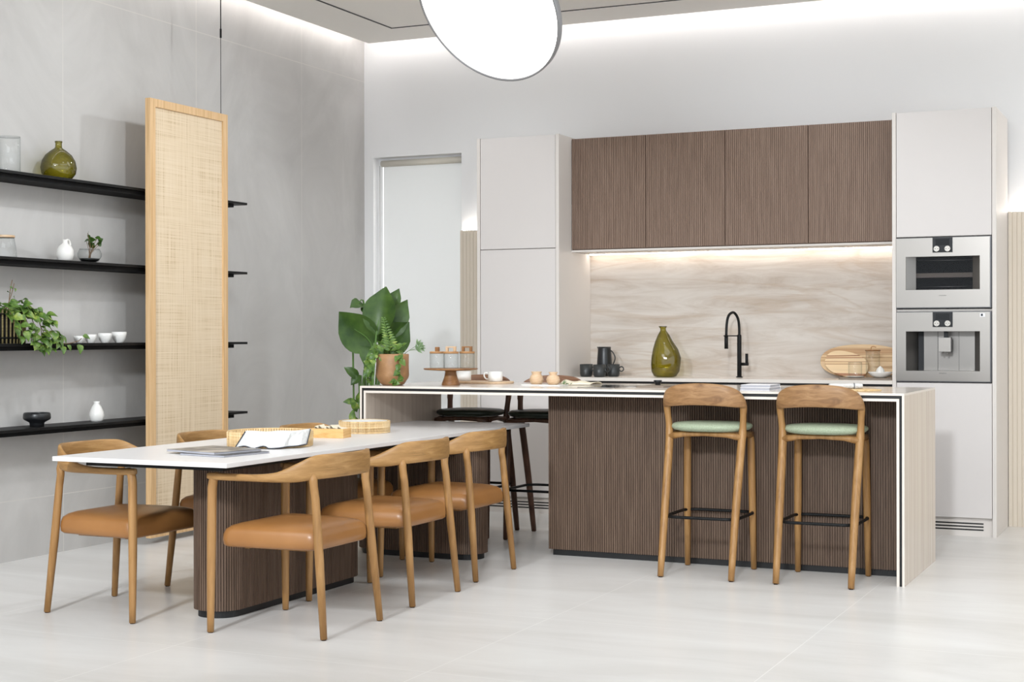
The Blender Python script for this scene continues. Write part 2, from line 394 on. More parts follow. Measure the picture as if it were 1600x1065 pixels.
def flute_path(path, closed, pitch=.0125, groove=.0035, depth=.0045):
    """outline with ribs along a polyline; material is on the left, grooves cut inwards"""
    P = [Vector((x, y)) for x, y in path]
    if closed: P.append(P[0])
    L = [0]
    for a, b_ in zip(P, P[1:]): L.append(L[-1] + (b_ - a).length)
    tot = L[-1]; n = max(1, round(tot / pitch)); pt = tot / n
    def at(s_):
        s_ = min(max(s_, 0), tot - 1e-9)
        for i in range(len(P) - 1):
            if s_ <= L[i + 1] + 1e-12: break
        a, b_ = P[i], P[i + 1]; d = (b_ - a); t = (s_ - L[i]) / max(d.length, 1e-9); d.normalize()
        return a + (b_ - a) * t, Vector((-d.y, d.x))
    out = []
    for k in range(n):
        for ds, q in ((groove / 2, 0), (pt - groove / 2, 0), (pt - groove / 2 + .0006, depth), (pt + groove / 2 - .0006 - 1e-5, depth)):
            if k == n - 1 and ds > pt - 1e-6 and not closed: continue
            ss = k * pt + ds
            if ss > tot: ss -= tot
            p, nn = at(ss); out.append((p.x + nn.x * q, p.y + nn.y * q))
    return out

# ------------------------------------------------------------------ room
XL, YB, ZC = -6.255, 10.76, 3.67
struct(B(-6.6, 4.0, -2.0, 11.2, -.08, 0), 'floor', 'floor_porcelain')
struct(B(-6.40, XL, -2.0, 11.0, 0, 3.95), 'wall_left', 'wall_porcelain')
# back wall with the window opening
wx0, wx1, wz1 = -6.172, -5.362, 2.762
struct(MB().box(XL, wx0, YB, YB + .15, 0, 3.95).box(wx1, 4.0, YB, YB + .15, 0, 3.95).box(wx0, wx1, YB, YB + .15, wz1, 3.95), 'wall_back', 'white_paint')
struct(MB().box(-6.12, 4.0, -2.0, 10.60, ZC, ZC + .06), 'ceiling', 'ceiling_paint')
struct(MB().box(-6.40, 4.0, -2.0, 10.91, 3.95, 4.0), 'ceiling_slab', 'white_paint')['kind'] = 'structure'
struct(MB().box(-6.16, -6.14, -2.0, 10.6, 3.74, 3.76), 'trim_1', 'led_cove')
struct(MB().box(-6.14, 4.0, 10.62, 10.64, 3.74, 3.76), 'trim_2', 'led_cove')
# dark linear slots in the ceiling
struct(MB().box(-5.66, -5.645, 4.0, 10.15, ZC - .004, ZC + .001).box(-5.645, 4.0, 10.135, 10.15, ZC - .004, ZC + .001), 'trim_3', 'plinth_black')
# window: frame, pane, roller blind
w = struct(MB().box(wx0, wx0 + .04, YB + .09, YB + .14, .0, wz1).box(wx1 - .03, wx1, YB + .09, YB + .14, 0, wz1).box(wx0 + .04, wx1 - .03, YB + .09, YB + .14, wz1 - .05, wz1).box(wx0 + .04, wx1 - .03, YB + .09, YB + .14, 0, .06), 'window_1', 'white_paint')
MB().box(wx0 + .04, wx1 - .03, YB + .112, YB + .118, .06, wz1 - .05).build('pane', 'window_glass', w)
bl = thing('roller_blind', 'pale roller blind drawn down over the window beside the left wall', 'blind', (-5.77, YB + .05, 2.72))
MB().tube([(wx0 + .05, YB + .055, 2.715), (wx1 - .005, YB + .055, 2.715)], .026).build('roller', 'blind_hem', bl)
MB().box(wx0 + .055, wx1 - .01, YB + .078, YB + .080, .10, 2.71).build('fabric', 'blind_fabric', bl)
MB().box(wx0 + .055, wx1 - .01, YB + .072, YB + .084, .08, .105).build('bottom_bar', 'blind_hem', bl)
MB().tube([(wx0 + .035, YB + .05, 2.70), (wx0 + .035, YB + .05, 1.0)], .002, 6).build('pull_chain', 'steel', bl)
# ribbed wainscot with light ledge
def ribbed(x0, x1, name, z1):
    path = [(x1, YB), (x0, YB), (x0, 10.68)] ; pts = []
    x = x0; out = [(x0, YB - .002), (x0, 10.68)]
    while x < x1 - .03:
        out += [(x + .024, 10.68), (x + .0255, 10.684), (x + .0285, 10.684), (x + .03, 10.68)]; x += .03
    out += [(x1, 10.68), (x1, YB - .002)]
    struct(MB().prism(out, 0, z1), name, 'wall_ribbed')
ribbed(-5.335, -4.88, 'wall_panel_left', 2.135)
ribbed(-1.178, 4.0, 'wall_panel_right', 2.135)
struct(MB().box(-5.33, -4.90, 10.715, 10.735, 2.136, 2.146), 'trim_4', 'led_wall')
struct(MB().box(-1.16, 4.0, 10.715, 10.735, 2.136, 2.146), 'trim_5', 'led_wall')

# ------------------------------------------------------------------ tall cabinets
YF = 10.041
def text_mesh(s, size, parent, loc, name='lettering', matn='lettering_black'):
    cu = bpy.data.curves.new(name, 'FONT'); cu.body = s; cu.size = size; cu.align_x = 'CENTER'; cu.align_y = 'CENTER'; cu.extrude = .0003
    o = bpy.data.objects.new(name, cu); C.objects.link(o); cu.materials.append(M[matn])
    me = bpy.data.meshes.new_from_object(o); bpy.data.objects.remove(o)
    o = bpy.data.objects.new(name, me); C.objects.link(o)
    o.parent = parent; o.location = Vector(loc) - wloc(parent); o.rotation_euler = (PI / 2, 0, 0); return o
def grille(parent, x0, x1, y):
    g = MB().box(x0, x1, y, y + .012, 0, .104).build('toe_kick', 'cabinet_side', parent)
    for i in range(3):
        z = .038 + i * .02
        MB().box(x0 + .02, x1 - .055, y - .0015, y + .001, z, z + .009).build('vent_slot', 'plinth_black', g)
    return g
# left tall unit
t = thing('tall_cabinet', 'tall off-white cabinet with handleless doors left of the dark upper cabinets', 'cabinet', (-4.5465, 10.36, 0))
x0, x1 = -4.876, -4.217
MB().box(x0, x0 + .025, YF, 10.678, 0, 2.762).box(x1 - .025, x1, YF, 10.678, 0, 2.762).box(x0 + .025, x1 - .025, YF + .03, 10.678, .10, 2.762).build('carcass', 'cabinet_side', t, bevel=.001)
xa, xb = x0 + .028, x1 - .028
for z0, z1 in ((1.938, 2.758), (.952, 1.933), (.12, .905)):
    MB().box(xa, xb, YF + .003, YF + .022, z0, z1).build('door', 'cabinet_lacquer', t, bevel=.0015)
MB().box(xa, xb, YF + .020, YF + .029, .905, .952).build('finger_channel', 'cabinet_side', t)
grille(t, xa, xb, YF + .02)
# right tall unit with the two built-in appliances
t = thing('tall_cabinet', 'tall off-white cabinet at the right end with two built-in steel appliances', 'cabinet', (-1.51, 10.36, 0))
x0, x1 = -1.838, -1.181
MB().box(x0, x0 + .025, YF, 10.678, 0, 2.762).box(x1 - .025, x1, YF, 10.678, 0, 2.762).box(x0 + .025, x1 - .025, YF + .24, 10.678, .10, 2.762)\
  .box(x0 + .025, x1 - .025, YF + .03, YF + .24, 1.94, 2.762).box(x0 + .025, x1 - .025, YF + .03, YF + .24, .10, .99).box(x0 + .025, x1 - .025, YF + .03, YF + .24, 1.453, 1.468).build('carcass', 'cabinet_side', t, bevel=.001)
xa, xb = x0 + .028, x1 - .028
for z0, z1 in ((1.942, 2.758), (.12, .988)):
    MB().box(xa, xb, YF + .003, YF + .022, z0, z1).build('door', 'cabinet_lacquer', t, bevel=.0015)
grille(t, xa, xb, YF + .02)
def appliance(kind, label, z0, z1):
    a0, a1 = -1.8105, -1.2115; yf = YF - .006
    cx = (a0 + a1) / 2
    o = thing(kind, label, 'oven' if kind == 'steam_oven' else 'coffee machine', (cx, YF + .1, z0))
    wz0, wz1 = z0 + .120 if kind == 'steam_oven' else z0 + .072, z1 - .125 if kind == 'steam_oven' else z1 - .128
    wx0_, wx1_ = a0 + .062, a1 - .07
    # steel frame around a window
    MB().box(a0, wx0_, yf, yf + .02, z0 + .006, z1 - .004).box(wx1_, a1 - .008, yf, yf + .02, z0 + .006, z1 - .004).box(wx0_, wx1_, yf, yf + .02, z0 + .006, wz0).box(wx0_, wx1_, yf, yf + .02, wz1, z1 - .004).build('fascia', 'steel', o)
    MB().box(a0 - .002, a1 + .002, yf + .0205, yf + .03, z0 + .001, wz0 - .002).box(a0 - .002, a1 + .002, yf + .0205, yf + .03, wz1 + .002, z1).box(a0 - .002, wx0_ - .002, yf + .0205, yf + .03, wz0 - .002, wz1 + .002).box(wx1_ + .002, a1 + .002, yf + .0205, yf + .03, wz0 - .002, wz1 + .002).box(a1 - .0075, a1 + .001, yf + .001, yf + .0205, z0 + .001, z1).box(a0, a1 - .0075, yf + .002, yf + .0205, z0 + .001, z0 + .0055).build('edge_frame', 'steel_frame', o)
    p = MB().box(cx - .066, cx + .060, yf - .004, yf - .0002, z1 - .1, z1 - .004).build('control_panel', 'panel_graphite', o)
    MB().box(cx - .048, cx + .040, yf - .005, yf - .0042, z1 - .053, z1 - .014).build('display', 'glass_black', p)
    for kx in (-.039, .03):
        k = MB().tube([(cx + kx, yf - .004, z1 - .077), (cx + kx, yf - .020, z1 - .077)], .0185, 24).build('knob', 'knob_metal', p, bevel=.001)
        MB().box(cx + kx - .013, cx + kx - .004, yf - .0208, yf - .0201, z1 - .0785, z1 - .0755).box(cx + kx + .004, cx + kx + .013, yf - .0208, yf - .0201, z1 - .0785, z1 - .0755).box(cx + kx - .001, cx + kx + .001, yf - .0208, yf - .0201, z1 - .090, z1 - .086).box(cx + kx - .001, cx + kx + .001, yf - .0208, yf - .0201, z1 - .068, z1 - .064).build('marking', 'panel_graphite', k)
    # recess lining
    dd = .06 if kind == 'steam_oven' else .16
    bx0, bx1 = (wx0_ + .055, wx1_ - .052)
    MB().add([(wx0_, yf + .01, wz0), (bx0, yf + dd, wz0), (bx0, yf + dd, wz1), (wx0_, yf + .01, wz1)], [(0, 1, 2, 3)]).add([(wx1_, yf + .01, wz0), (bx1, yf + dd, wz0), (bx1, yf + dd, wz1), (wx1_, yf + .01, wz1)], [(0, 1, 2, 3)])\
      .add([(wx0_, yf + .01, wz0), (wx1_, yf + .01, wz0), (bx1, yf + dd, wz0), (bx0, yf + dd, wz0)], [(0, 1, 2, 3)]).add([(wx0_, yf + .01, wz1), (wx1_, yf + .01, wz1), (bx1, yf + dd, wz1), (bx0, yf + dd, wz1)], [(0, 1, 2, 3)]).build('recess_lining', 'steel_dark', o, solid=.001)
    if kind == 'steam_oven':
        MB().box(bx0 - .04, bx1 + .04, yf + .2, yf + .21, wz0, wz1).box(bx0 - .04, bx0 - .03, yf + .062, yf + .2, wz0, wz1).box(bx1 + .03, bx1 + .04, yf + .062, yf + .2, wz0, wz1).box(bx0 - .04, bx1 + .04, yf + .062, yf + .2, wz0 - .008, wz0).box(bx0 - .04, bx1 + .04, yf + .062, yf + .2, wz1, wz1 + .008).build('cavity', 'black_matte', o)
        for zz in (wz0 + .022, wz1 - .022):
            MB().tube([(bx0 - .02, yf + .09, zz), (bx1 + .02, yf + .09, zz)], .0022, 8).build('rack', 'steel', o)
        MB().box(bx0 - .01, bx1 + .01, yf + .09, yf + .19, wz0 + .082, wz0 + .112).build('tray', 'slate', o)
        MB().box(bx0, bx1, yf + .060, yf + .064, wz0 + .001, wz1 - .001).build('door_glass', 'oven_glass', o)
    else:
        MB().box(bx0, bx1, yf + .155, yf + .165, wz0, wz1).box(bx0, bx0 + .035, yf + .150, yf + .1545, wz0, wz1, 1).box(bx0 + .125, bx0 + .1265, yf + .150, yf + .1545, wz0, wz1, 1).box(bx1 - .1, bx1 - .0995, yf + .150, yf + .1545, wz0, wz1, 1).build('back_plate', ['steel_dark', 'panel_graphite'], o)
        d = MB().box(cx - .03, cx + .045, yf + .02, yf + .09, wz1 - .135, wz1 - .04).build('brewing_head', 'steel_frame', o, bevel=.002)
        MB().box(cx - .03, cx + .045, yf + .016, yf + .02, wz1 - .133, wz1 - .042).build('front_plate', 'steel', d)
        for q in (-.008, .02): MB().tube([(cx + q, yf + .04, wz1 - .135), (cx + q, yf + .04, wz1 - .15)], .005, 10).build('spout', 'steel', d)
        MB().box(cx - .005, cx + .02, yf + .06, yf + .08, wz1 - .04, wz1).build('duct', 'panel_graphite', o)
        MB().box(cx + .230, cx + .262, yf - .0012, yf - .0002, z1 - .036, z1 - .012).box(cx + .236, cx + .248, yf - .0018, yf - .0012, z1 - .031, z1 - .017, 1).build('sticker', ['paper_white', 'hem_blue'], o)
    zt = (z0 + .082) if kind == 'steam_oven' else z0 + .057
    text_mesh('GAGGENAU', .0085, o, (cx - .003, yf - .0005, zt))
appliance('steam_oven', 'upper built-in stainless steel steam oven with black display and two knobs', 1.474, 1.936)
appliance('coffee_machine', 'lower built-in steel coffee machine with spout head in an open niche', .994, 1.452)

# ------------------------------------------------------------------ upper cabinets, backsplash, counter
YU = 10.281
t = thing('upper_cabinet', 'row of dark fluted wood upper cabinets over the stone backsplash', 'cabinet', (-3.03, 10.48, 1.93))
MB().box(-4.2165, -1.8385, YU + .022, 10.678, 1.93, 2.750).build('carcass', 'smoked_oak_cabinet', t)
ed = [-4.2160, -3.637, -3.045, -2.4525, -1.8390]
for a, b_ in zip(ed, ed[1:]):
    fp = flute_path([(a + .0015, YU), (b_ - .0015, YU)], False, .0137, .0046, .006)
    MB().prism([(b_ - .0015, YU + .021), (a + .0015, YU + .021)] + fp, 1.936, 2.750).build('door', 'smoked_oak_cabinet', t)
MB().box(-4.2165, -1.8385, YU + .004, 10.676, 1.915, 1.929).build('underside_panel', 'cabinet_side', t)
lt = MB().box(-4.20, -1.85, 10.600, 10.622, 1.908, 1.9145).build('light_strip', 'led_cabinet', t)
o = solo(B(-4.2165, -1.8385, 10.658, 10.676, .999, 1.914), 'backsplash', 'quartzite', 'veined beige stone backsplash behind the back counter', 'backsplash', (-3.03, 10.667, .999))
t = thing('base_cabinet', 'low dark wood base cabinets under the back counter', 'cabinet', (-3.03, 10.4, 0))
MB().box(-4.2165, -1.8385, YF + .06, 10.678, .10, .9745).box(-4.2165, -1.8385, YF + .09, 10.6, 0, .10).build('carcass', 'gap_dark', t)
for i in range(4):
    a = -4.214 + i * .5937
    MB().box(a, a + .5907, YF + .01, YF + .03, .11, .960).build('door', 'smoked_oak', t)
MB().box(-4.2165, -1.8385, YF + .031, YF + .058, .10, .9745).build('channel', 'plinth_black', t)
solo(B(-4.2165, -1.8385, YF - .002, 10.657, .975, .999), 'countertop', 'counter_cream', 'pale stone countertop along the back wall carrying the black tap', 'countertop', (-3.03, 10.35, .975), bevel=.001)

# ------------------------------------------------------------------ island
t = thing('kitchen_island', 'long kitchen island with stone waterfall ends and dark fluted front', 'kitchen island', (-3.0, 8.39, 0))
IX0, IX1, IY0, IY1 = -4.622, -1.384, 7.892, 8.888
MB().box(IX0, IX1, IY0, IY1, .986, .998, [0, 0, 1, 1, 1, 1]).build('worktop', ['stone_top', 'stone_cream'], t)
for a, b_ in ((IX0, IX0 + .012), (IX1 - .012, IX1)):
    MB().box(a, b_, IY0, IY1, 0, .9858, [0, 0, 1, 1, 0, 0]).build('side_panel', ['stone_side', 'stone_cream'], t)
MB().box(IX0 + .012, IX1 - .012, IY0 + .006, IY1 - .006, .970, .986).box(IX0 + .012, IX0 + .026, IY0 + .006, IY1 - .006, 0, .970).box(IX1 - .026, IX1 - .012, IY0 + .006, IY1 - .006, 0, .970).build('shadow_gap_strip', 'plinth_black', t)
MB().box(IX0 + .026, IX1 - .026, IY0, IY1, .956, .970, [0, 0, 1, 1, 0, 0]).box(IX0 + .026, IX0 + .040, IY0, IY1, 0, .956, [0, 0, 1, 1, 0, 0]).box(IX1 - .040, IX1 - .026, IY0, IY1, 0, .956, [0, 0, 1, 1, 0, 0]).build('inner_lining', ['stone_side', 'stone_cream'], t)
fp = flute_path([(-3.515, 8.2), (-1.426, 8.2)], False, .0137, .0050, .007)
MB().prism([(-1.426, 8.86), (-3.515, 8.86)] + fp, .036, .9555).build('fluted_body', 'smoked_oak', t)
MB().box(-3.49, -1.43, 8.215, 8.84, 0, .036).build('plinth', 'plinth_black', t)

# ------------------------------------------------------------------ dining table
TZ = .755
t = thing('dining_table', 'long white dining table running under the left end of the kitchen island', 'table', (-4.27, 6.95, 0))
MB().box(-4.745, -3.790, 5.345, 8.55, TZ - .021, TZ).build('tabletop', 'table_white', t, bevel=.002)
MB().box(-4.63, -3.875, 5.44, 8.43, TZ - .044, TZ - .0215).build('under_frame', 'black_metal', t)
def pedestal(x0, x1, y0, y1, r):
    pl = rrect(x0, x1, y0, y1, r, 8)
    fp = flute_path([(x, y) for x, y in pl], True, .0125, .0046, .006)
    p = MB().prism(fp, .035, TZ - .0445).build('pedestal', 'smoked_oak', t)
    MB().prism(rrect(x0 + .02, x1 - .02, y0 + .02, y1 - .02, r - .018, 8), 0, .035).build('plinth', 'plinth_black', p)
pedestal(-4.285, -4.040, 5.705, 6.955, .112)
pedestal(-4.615, -3.785, 7.785, 8.020, .112)

# ------------------------------------------------------------------ dining chairs
SEC = section(16, 3.2)
def make_chair():
    t = thing('dining_chair', 'x', 'chair', (0, 0, 0), world=False)
    # arm and back rail: stations x, y, zc, half thickness, half height
    st = [(.287, .272, .688, .018, .014), (.291, .258, .686, .0205, .0155), (.291, .15, .685, .021, .0155), (.288, .03, .686, .021, .016), (.278, -.07, .692, .018, .023),
          (.258, -.15, .711, .013, .040), (.222, -.215, .733, .011, .052), (.16, -.262, .739, .010, .053), (.08, -.283, .740, .010, .052), (0, -.290, .740, .010, .052)]
    st = st + [(-a, b_, c, d, e) for a, b_, c, d, e in st[-2::-1]]
    st = smoothpts(st, 4); rings = []
    for i, (x, y, z, th, hh) in enumerate(st):
        p = st[max(i - 1, 0)]; q = st[min(i + 1, len(st) - 1)]
        d = Vector((q[0] - p[0], q[1] - p[1], 0)).normalized(); nrm = Vector((-d.y, d.x, 0))
        rings.append([Vector((x, y, z)) + nrm * a * th + Vector((0, 0, 1)) * b_ * hh for a, b_ in SEC])
    MB().loft(rings).build('backrest', 'oak_rail', t)
    for sx in (-1, 1):
        MB().tube(smoothpts([(sx * .298, .268, 0.004), (sx * .294, .267, .30), (sx * .291, .264, .58), (sx * .290, .262, .645), (sx * .289, .250, .684), (sx * .289, .225, .690)], 3), [.0152, .0165, .018, .0195, .0205, .0205, .0205, .0205, .0205, .0205, .020, .0195, .0185, .017, .014, .011]).build('leg', 'oak_leg', t)
        MB().tube([(sx * .242, -.277, 0.004), (sx * .226, -.245, .35), (sx * .219, -.222, .60), (sx * .219, -.214, .65), (sx * .222, -.213, .680), (sx * .224, -.213, .705)], [.0152, .0200, .0180, .0180, .0190, .012]).build('leg', 'oak_leg', t)
    for lg, (x, y) in zip([c for c in t.children if c.name.startswith('leg')], [(-.298, .268), (-.242, -.277), (.298, .268), (.242, -.277)]):
        MB().tube([(x, y, 0), (x, y, .004)], .011, 12).build('glide', 'rubber', lg)
    # seat cushion
    def ringat(z, inset, rr):
        out = []
        for x, y in rrect(-1, 1, -.235, .245, .06, 5):
            hw = .272 - .048 * (0.245 - y) / .48
            hw2 = hw - inset
            yy = y if inset == 0 else (y + (.005 - y) * inset / .24)
            out.append(Vector((x * hw2 / 1.0, yy, z)))
        return out
    rs = []
    for z, ins in ((.374, .030), (.375, .012), (.384, .002), (.406, 0), (.430, .002), (.450, .010), (.464, .028), (.474, .06), (.482, .11), (.487, .18), (.489, .235)):
        ring = []
        base = rrect(-.272, .272, -.235, .245, .05, 5)
        for x, y in base:
            k = (.245 - y) / .48; hw = (.272 - .046 * k)
            sx_ = x / .272 * hw
            sc = 1 - ins / .25
            zz = z + .010 * (1 - (x / .272) ** 2) * (1 if z < .40 else 0) * -0 
            ring.append(Vector((sx_ * sc, .005 + (y - .005) * sc, zz - (.012 * abs(x / .272) ** 3 if z > .44 else 0) * 0)))
        rs.append(ring)
    MB().loft(rs).build('seat', 'leather', t)
    MB().box(-.17, .17, -.15, -.13, .362, .376).box(-.19, .19, .14, .16, .362, .376).box(-.17, -.15, -.13, .14, .362, .376).box(.15, .17, -.13, .14, .362, .376).build('seat_frame', 'oak_leg', t)
    return t
CH = [  # x, y, facing rot, label
    ((-3.680, 5.745), PI / 2, 'oak armchair with tan leather seat, nearest one on the right side of the table'),
    ((-3.705, 6.587), PI / 2, 'oak armchair with tan leather seat, middle one on the right side of the table'),
    ((-3.750, 7.372), PI / 2, 'oak armchair with tan leather seat, farthest on the right side beside the island stools'),
    ((-4.662, 5.770), -PI / 2, 'oak armchair with tan leather seat at the near left corner, seen from its front side'),
    ((-4.610, 6.610), -PI / 2, 'oak armchair on the left side of the table in front of the woven screen'),
    ((-4.480, 7.375), -PI / 2, 'oak armchair farthest on the left side, back just showing over the round basket'),
]
chair = make_chair()
for i, ((x, y), rz, lb) in enumerate(CH):
    o = chair if i == 0 else copy_tree(chair)
    o.location = (x, y, 0); o.rotation_euler.z = rz; o['label'] = lb; o['group'] = 'armchairs around the dining table'

# ------------------------------------------------------------------ bar stools
def make_stool(wr, wl, seatm):
    t = thing('bar_stool', 'x', 'stool', (0, 0, 0), world=False)
    # y+ is the front (towards the counter), back at y-
    st = [(.214, -.046, .890, .019, .013), (.217, -.056, .920, .018, .021), (.212, -.078, .947, .015, .036), (.188, -.104, .963, .013, .050), (.12, -.128, .977, .012, .058), (0, -.137, .983, .011, .060)]
    st = st + [(-a, b_, c, d, e) for a, b_, c, d, e in st[-2::-1]]
    st = smoothpts(st, 5); rings = []
    for i, (x, y, z, th, hh) in enumerate(st):
        p = st[max(i - 1, 0)]; q = st[min(i + 1, len(st) - 1)]
        d = Vector((q[0] - p[0], q[1] - p[1], 0)).normalized(); nrm = Vector((-d.y, d.x, 0))
        rings.append([Vector((x, y, z)) + nrm * a * th + Vector((0, 0, 1)) * b_ * hh for a, b_ in SEC])
    MB().loft(rings).build('backrest', wr, t)
    legs = []
    for sx in (-1, 1):
        pts = smoothpts([(sx * .196, -.225, .004), (sx * .198, -.150, .33), (sx * .201, -.085, .58), (sx * .204, -.045, .73), (sx * .208, -.036, .80), (sx * .213, -.046, .87), (sx * .215, -.052, .905), (sx * .215, -.058, .930)], 3)
        rad = [.0165, .0185, .020, .0215] + [.0220] * 6 + [.0225, .0215, .019, .018, .0175, .0175, .0185, .019, .019, .0185, .017, .013]
        legs.append((MB().tube(pts, rad[:len(pts)]).build('leg', wl, t), sx * .196, -.225))
        pts = [(sx * .192, .235, .004), (sx * .188, .222, .4), (sx * .184, .212, .70), (sx * .182, .205, .765)]
        legs.append((MB().tube(pts, [.0155, .0205, .0205, .017]).build('leg', wl, t), sx * .192, .235))
    for lg, x, y in legs:
        MB().tube([(x, y, 0), (x, y, .004)], .011, 12).build('glide', 'rubber', lg)
    # apron rails under the seat
    fr = MB()
    for a, b_ in (((-.203, -.045), (.203, -.045)), ((-.183, .208), (.183, .208)), ((-.203, -.045), (-.183, .208)), ((.203, -.045), (.183, .208))):
        mx_, my_ = (a[0] + b_[0]) / 2, (a[1] + b_[1]) / 2
        fr.tube([(a[0], a[1], .748), (a[0] * .8 + b_[0] * .2, a[1] * .8 + b_[1] * .2, .760), (mx_, my_, .764), (a[0] * .2 + b_[0] * .8, a[1] * .2 + b_[1] * .8, .760), (b_[0], b_[1], .748)], [.020, .014, .012, .014, .020], 12)
    fr.build('seat_frame', wl, t)
    sh = section(40, 2.5)
    prof = [(.0, .777), (.80, .777), (.93, .784), (.99, .795), (1.0, .804), (.98, .812), (.90, .820), (.6, .825), (.0, .826)]
    rings = [[Vector((a * .220 * max(r, .002), b_ * .195 * max(r, .002) + .075, z)) for a, b_ in sh] for r, z in prof]
    MB().loft(rings).build('seat', seatm, t)
    # foot ring
    MB().ring([(x, y, .318) for x, y in rrect(-.200, .200, -.160, .248, .075, 7)], .0085, 10).build('footrest', 'black_metal', t)
    return t
ST = [((-2.444, 7.915), 0, 'light oak bar stool with mint green seat, the left one in front of the island'),
      ((-1.816, 7.930), 0, 'light oak bar stool with mint green seat, the right one in front of the island')]
s0 = make_stool('stool_oak_rail', 'oak_leg', 'green_fabric')
for i, ((x, y), rz, lb) in enumerate(ST):
    o = s0 if i == 0 else copy_tree(s0)
    o.location = (x, y, 0); o.rotation_euler.z = rz; o['label'] = lb; o['group'] = 'oak stools in front of the island'
s1 = make_stool('walnut_rail_lit', 'walnut_leg', 'dark_green_leather')
for i, (x, lb) in enumerate(((-4.345, 'dark walnut bar stool with black-green seat behind the island, under the white cups'), (-3.830, 'dark walnut bar stool with black-green seat behind the island, beside its fluted body'))):
    o = s1 if i == 0 else copy_tree(s1)
    o.location = (x, 8.925, 0); o.rotation_euler.z = PI; o['label'] = lb; o['group'] = 'walnut stools behind the island'

# ------------------------------------------------------------------ rattan screen
SX0, SX1, SY0, SY1, SZ0, SZ1 = -5.985, -5.945, 7.585, 8.405, .040, 2.788
t = thing('rattan_screen', 'tall framed woven rattan screen hanging on wires in front of the black shelves', 'screen', (-5.965, 8.0, SZ0))
MB().box(SX0, SX1, SY0, SY0 + .05, SZ0, SZ1).box(SX0, SX1, SY1 - .05, SY1, SZ0, SZ1).box(SX0, SX1, SY0 + .05, SY1 - .05, SZ0, SZ0 + .06).box(SX0, SX1, SY0 + .05, SY1 - .05, SZ1 - .05, SZ1).build('frame', 'pale_ash', t)
MB().box(SX0 + .008, SX1 - .012, SY0 + .05, SY1 - .05, SZ0 + .06, SZ1 - .05).build('woven_panel', 'rattan_cloth', t)
MB().tube([(-5.965, 8.355, SZ1), (-5.965, 8.355, ZC)], .0022, 8).tube([(-5.965, 8.355, 3.30), (-5.965, 8.355, 3.36)], .007, 10).tube([(-5.965, 8.355, 3.36), (-5.965, 8.355, ZC)], .004, 10).build('suspension_wire', 'black_metal', t)

# ------------------------------------------------------------------ wall shelves
SHZ = [2.226, 1.745, 1.260, .779]
names = ['topmost', 'second from the top', 'third from the top', 'lowest']
for z, nm in zip(SHZ, names):
    t = thing('wall_shelf', 'long black shelf on the grey wall, ' + nm + ' of the four', 'shelf', (XL + .115, 6.9, z), group='black wall shelves')
    MB().box(XL + .001, -6.02, 4.9, 8.742, z - .016, z).build('board', 'black_metal', t, bevel=.001)
    MB().box(XL + .001, -6.045, 4.9, 8.615, z - .040, z - .0165).build('rail', 'black_matte', t)

# ------------------------------------------------------------------ helpers for small things
def lathe_obj(name, prof, matn, label, cat, loc, group=None, seg=36, sx=1, sy=1, warp=None, bevel=0, solid=0):
    mb = MB().lathe(prof, seg, (0, 0, 0), sx, sy, warp); o = mb.build(name, matn, None, bevel=bevel, solid=solid)
    o.location = loc; return tag(o, label, cat, group)
def shell(prof, th):
    """turn an outer profile (bottom centre upwards) into a hollow vessel profile"""
    inner = [(max(r - th, 0.0005), z + (th if i == 0 else 0)) for i, (r, z) in enumerate(prof)]
    inner = [(r, max(z, prof[0][1] + th)) for r, z in inner]
    return [(0.0001, prof[0][1])] + prof + inner[::-1] + [(0.0001, prof[0][1] + th)]
def gshell(prof, th):
    """blown glass: one wall with a rolled rim"""
    r, z = prof[-1]
    return [(0.0001, prof[0][1])] + prof + [(r - th * .3, z + th * .4), (r - th, z), (r - th, z - th)]
def leaf_faces(mb, base, tip, width, nrm, fold=.25, bend=.15, n=7, shape='heart', mi=0, wave=0):
    base = Vector(base); tip = Vector(tip); d = tip - base; L = d.length; d.normalize()
    nrm = Vector(nrm); side = d.cross(nrm)
    if side.length < 1e-3: side = d.cross(Vector((.3, .5, .8)))
    side.normalize(); nrm = side.cross(d).normalized()
    vs = []; m_ = 2
    for i in range(n + 1):
        t = i / n
        if shape == 'paddle' and t > .72: w_ = math.sin(PI * t ** .8) ** .75 * (1 - (t - .72) / .28 * .35) if t < 1 else 0
        elif shape == 'heart': w_ = (math.sin(PI * min(1, t * 1.0 + .0) ** .62)) * (1 - .12 * t)
        elif shape == 'paddle': w_ = math.sin(PI * t ** .8) ** .75 if 0 < t < 1 else 0
        else: w_ = math.sin(PI * t)
        w_ = max(w_, .02) * width / 2
        c = base + d * L * t + nrm * (bend * L * math.sin(PI * t) * 1.0)
        for k in range(-m_, m_ + 1):
            a = k / m_
            wv = wave * math.sin(t * 17 + k) * abs(a) * width
            vs.append(c + side * w_ * a - nrm * (fold * w_ * abs(a)) * -1 + nrm * wv)
    mm = 2 * m_ + 1
    fs = [(i * mm + k, i * mm + k + 1, (i + 1) * mm + k + 1, (i + 1) * mm + k) for i in range(n) for k in range(mm - 1)]
    mb.add(vs, fs, mi, True)
CR = Vector((.909, .416, 0)); CF = Vector((-.416, .909, 0)); UZ = Vector((0, 0, 1))

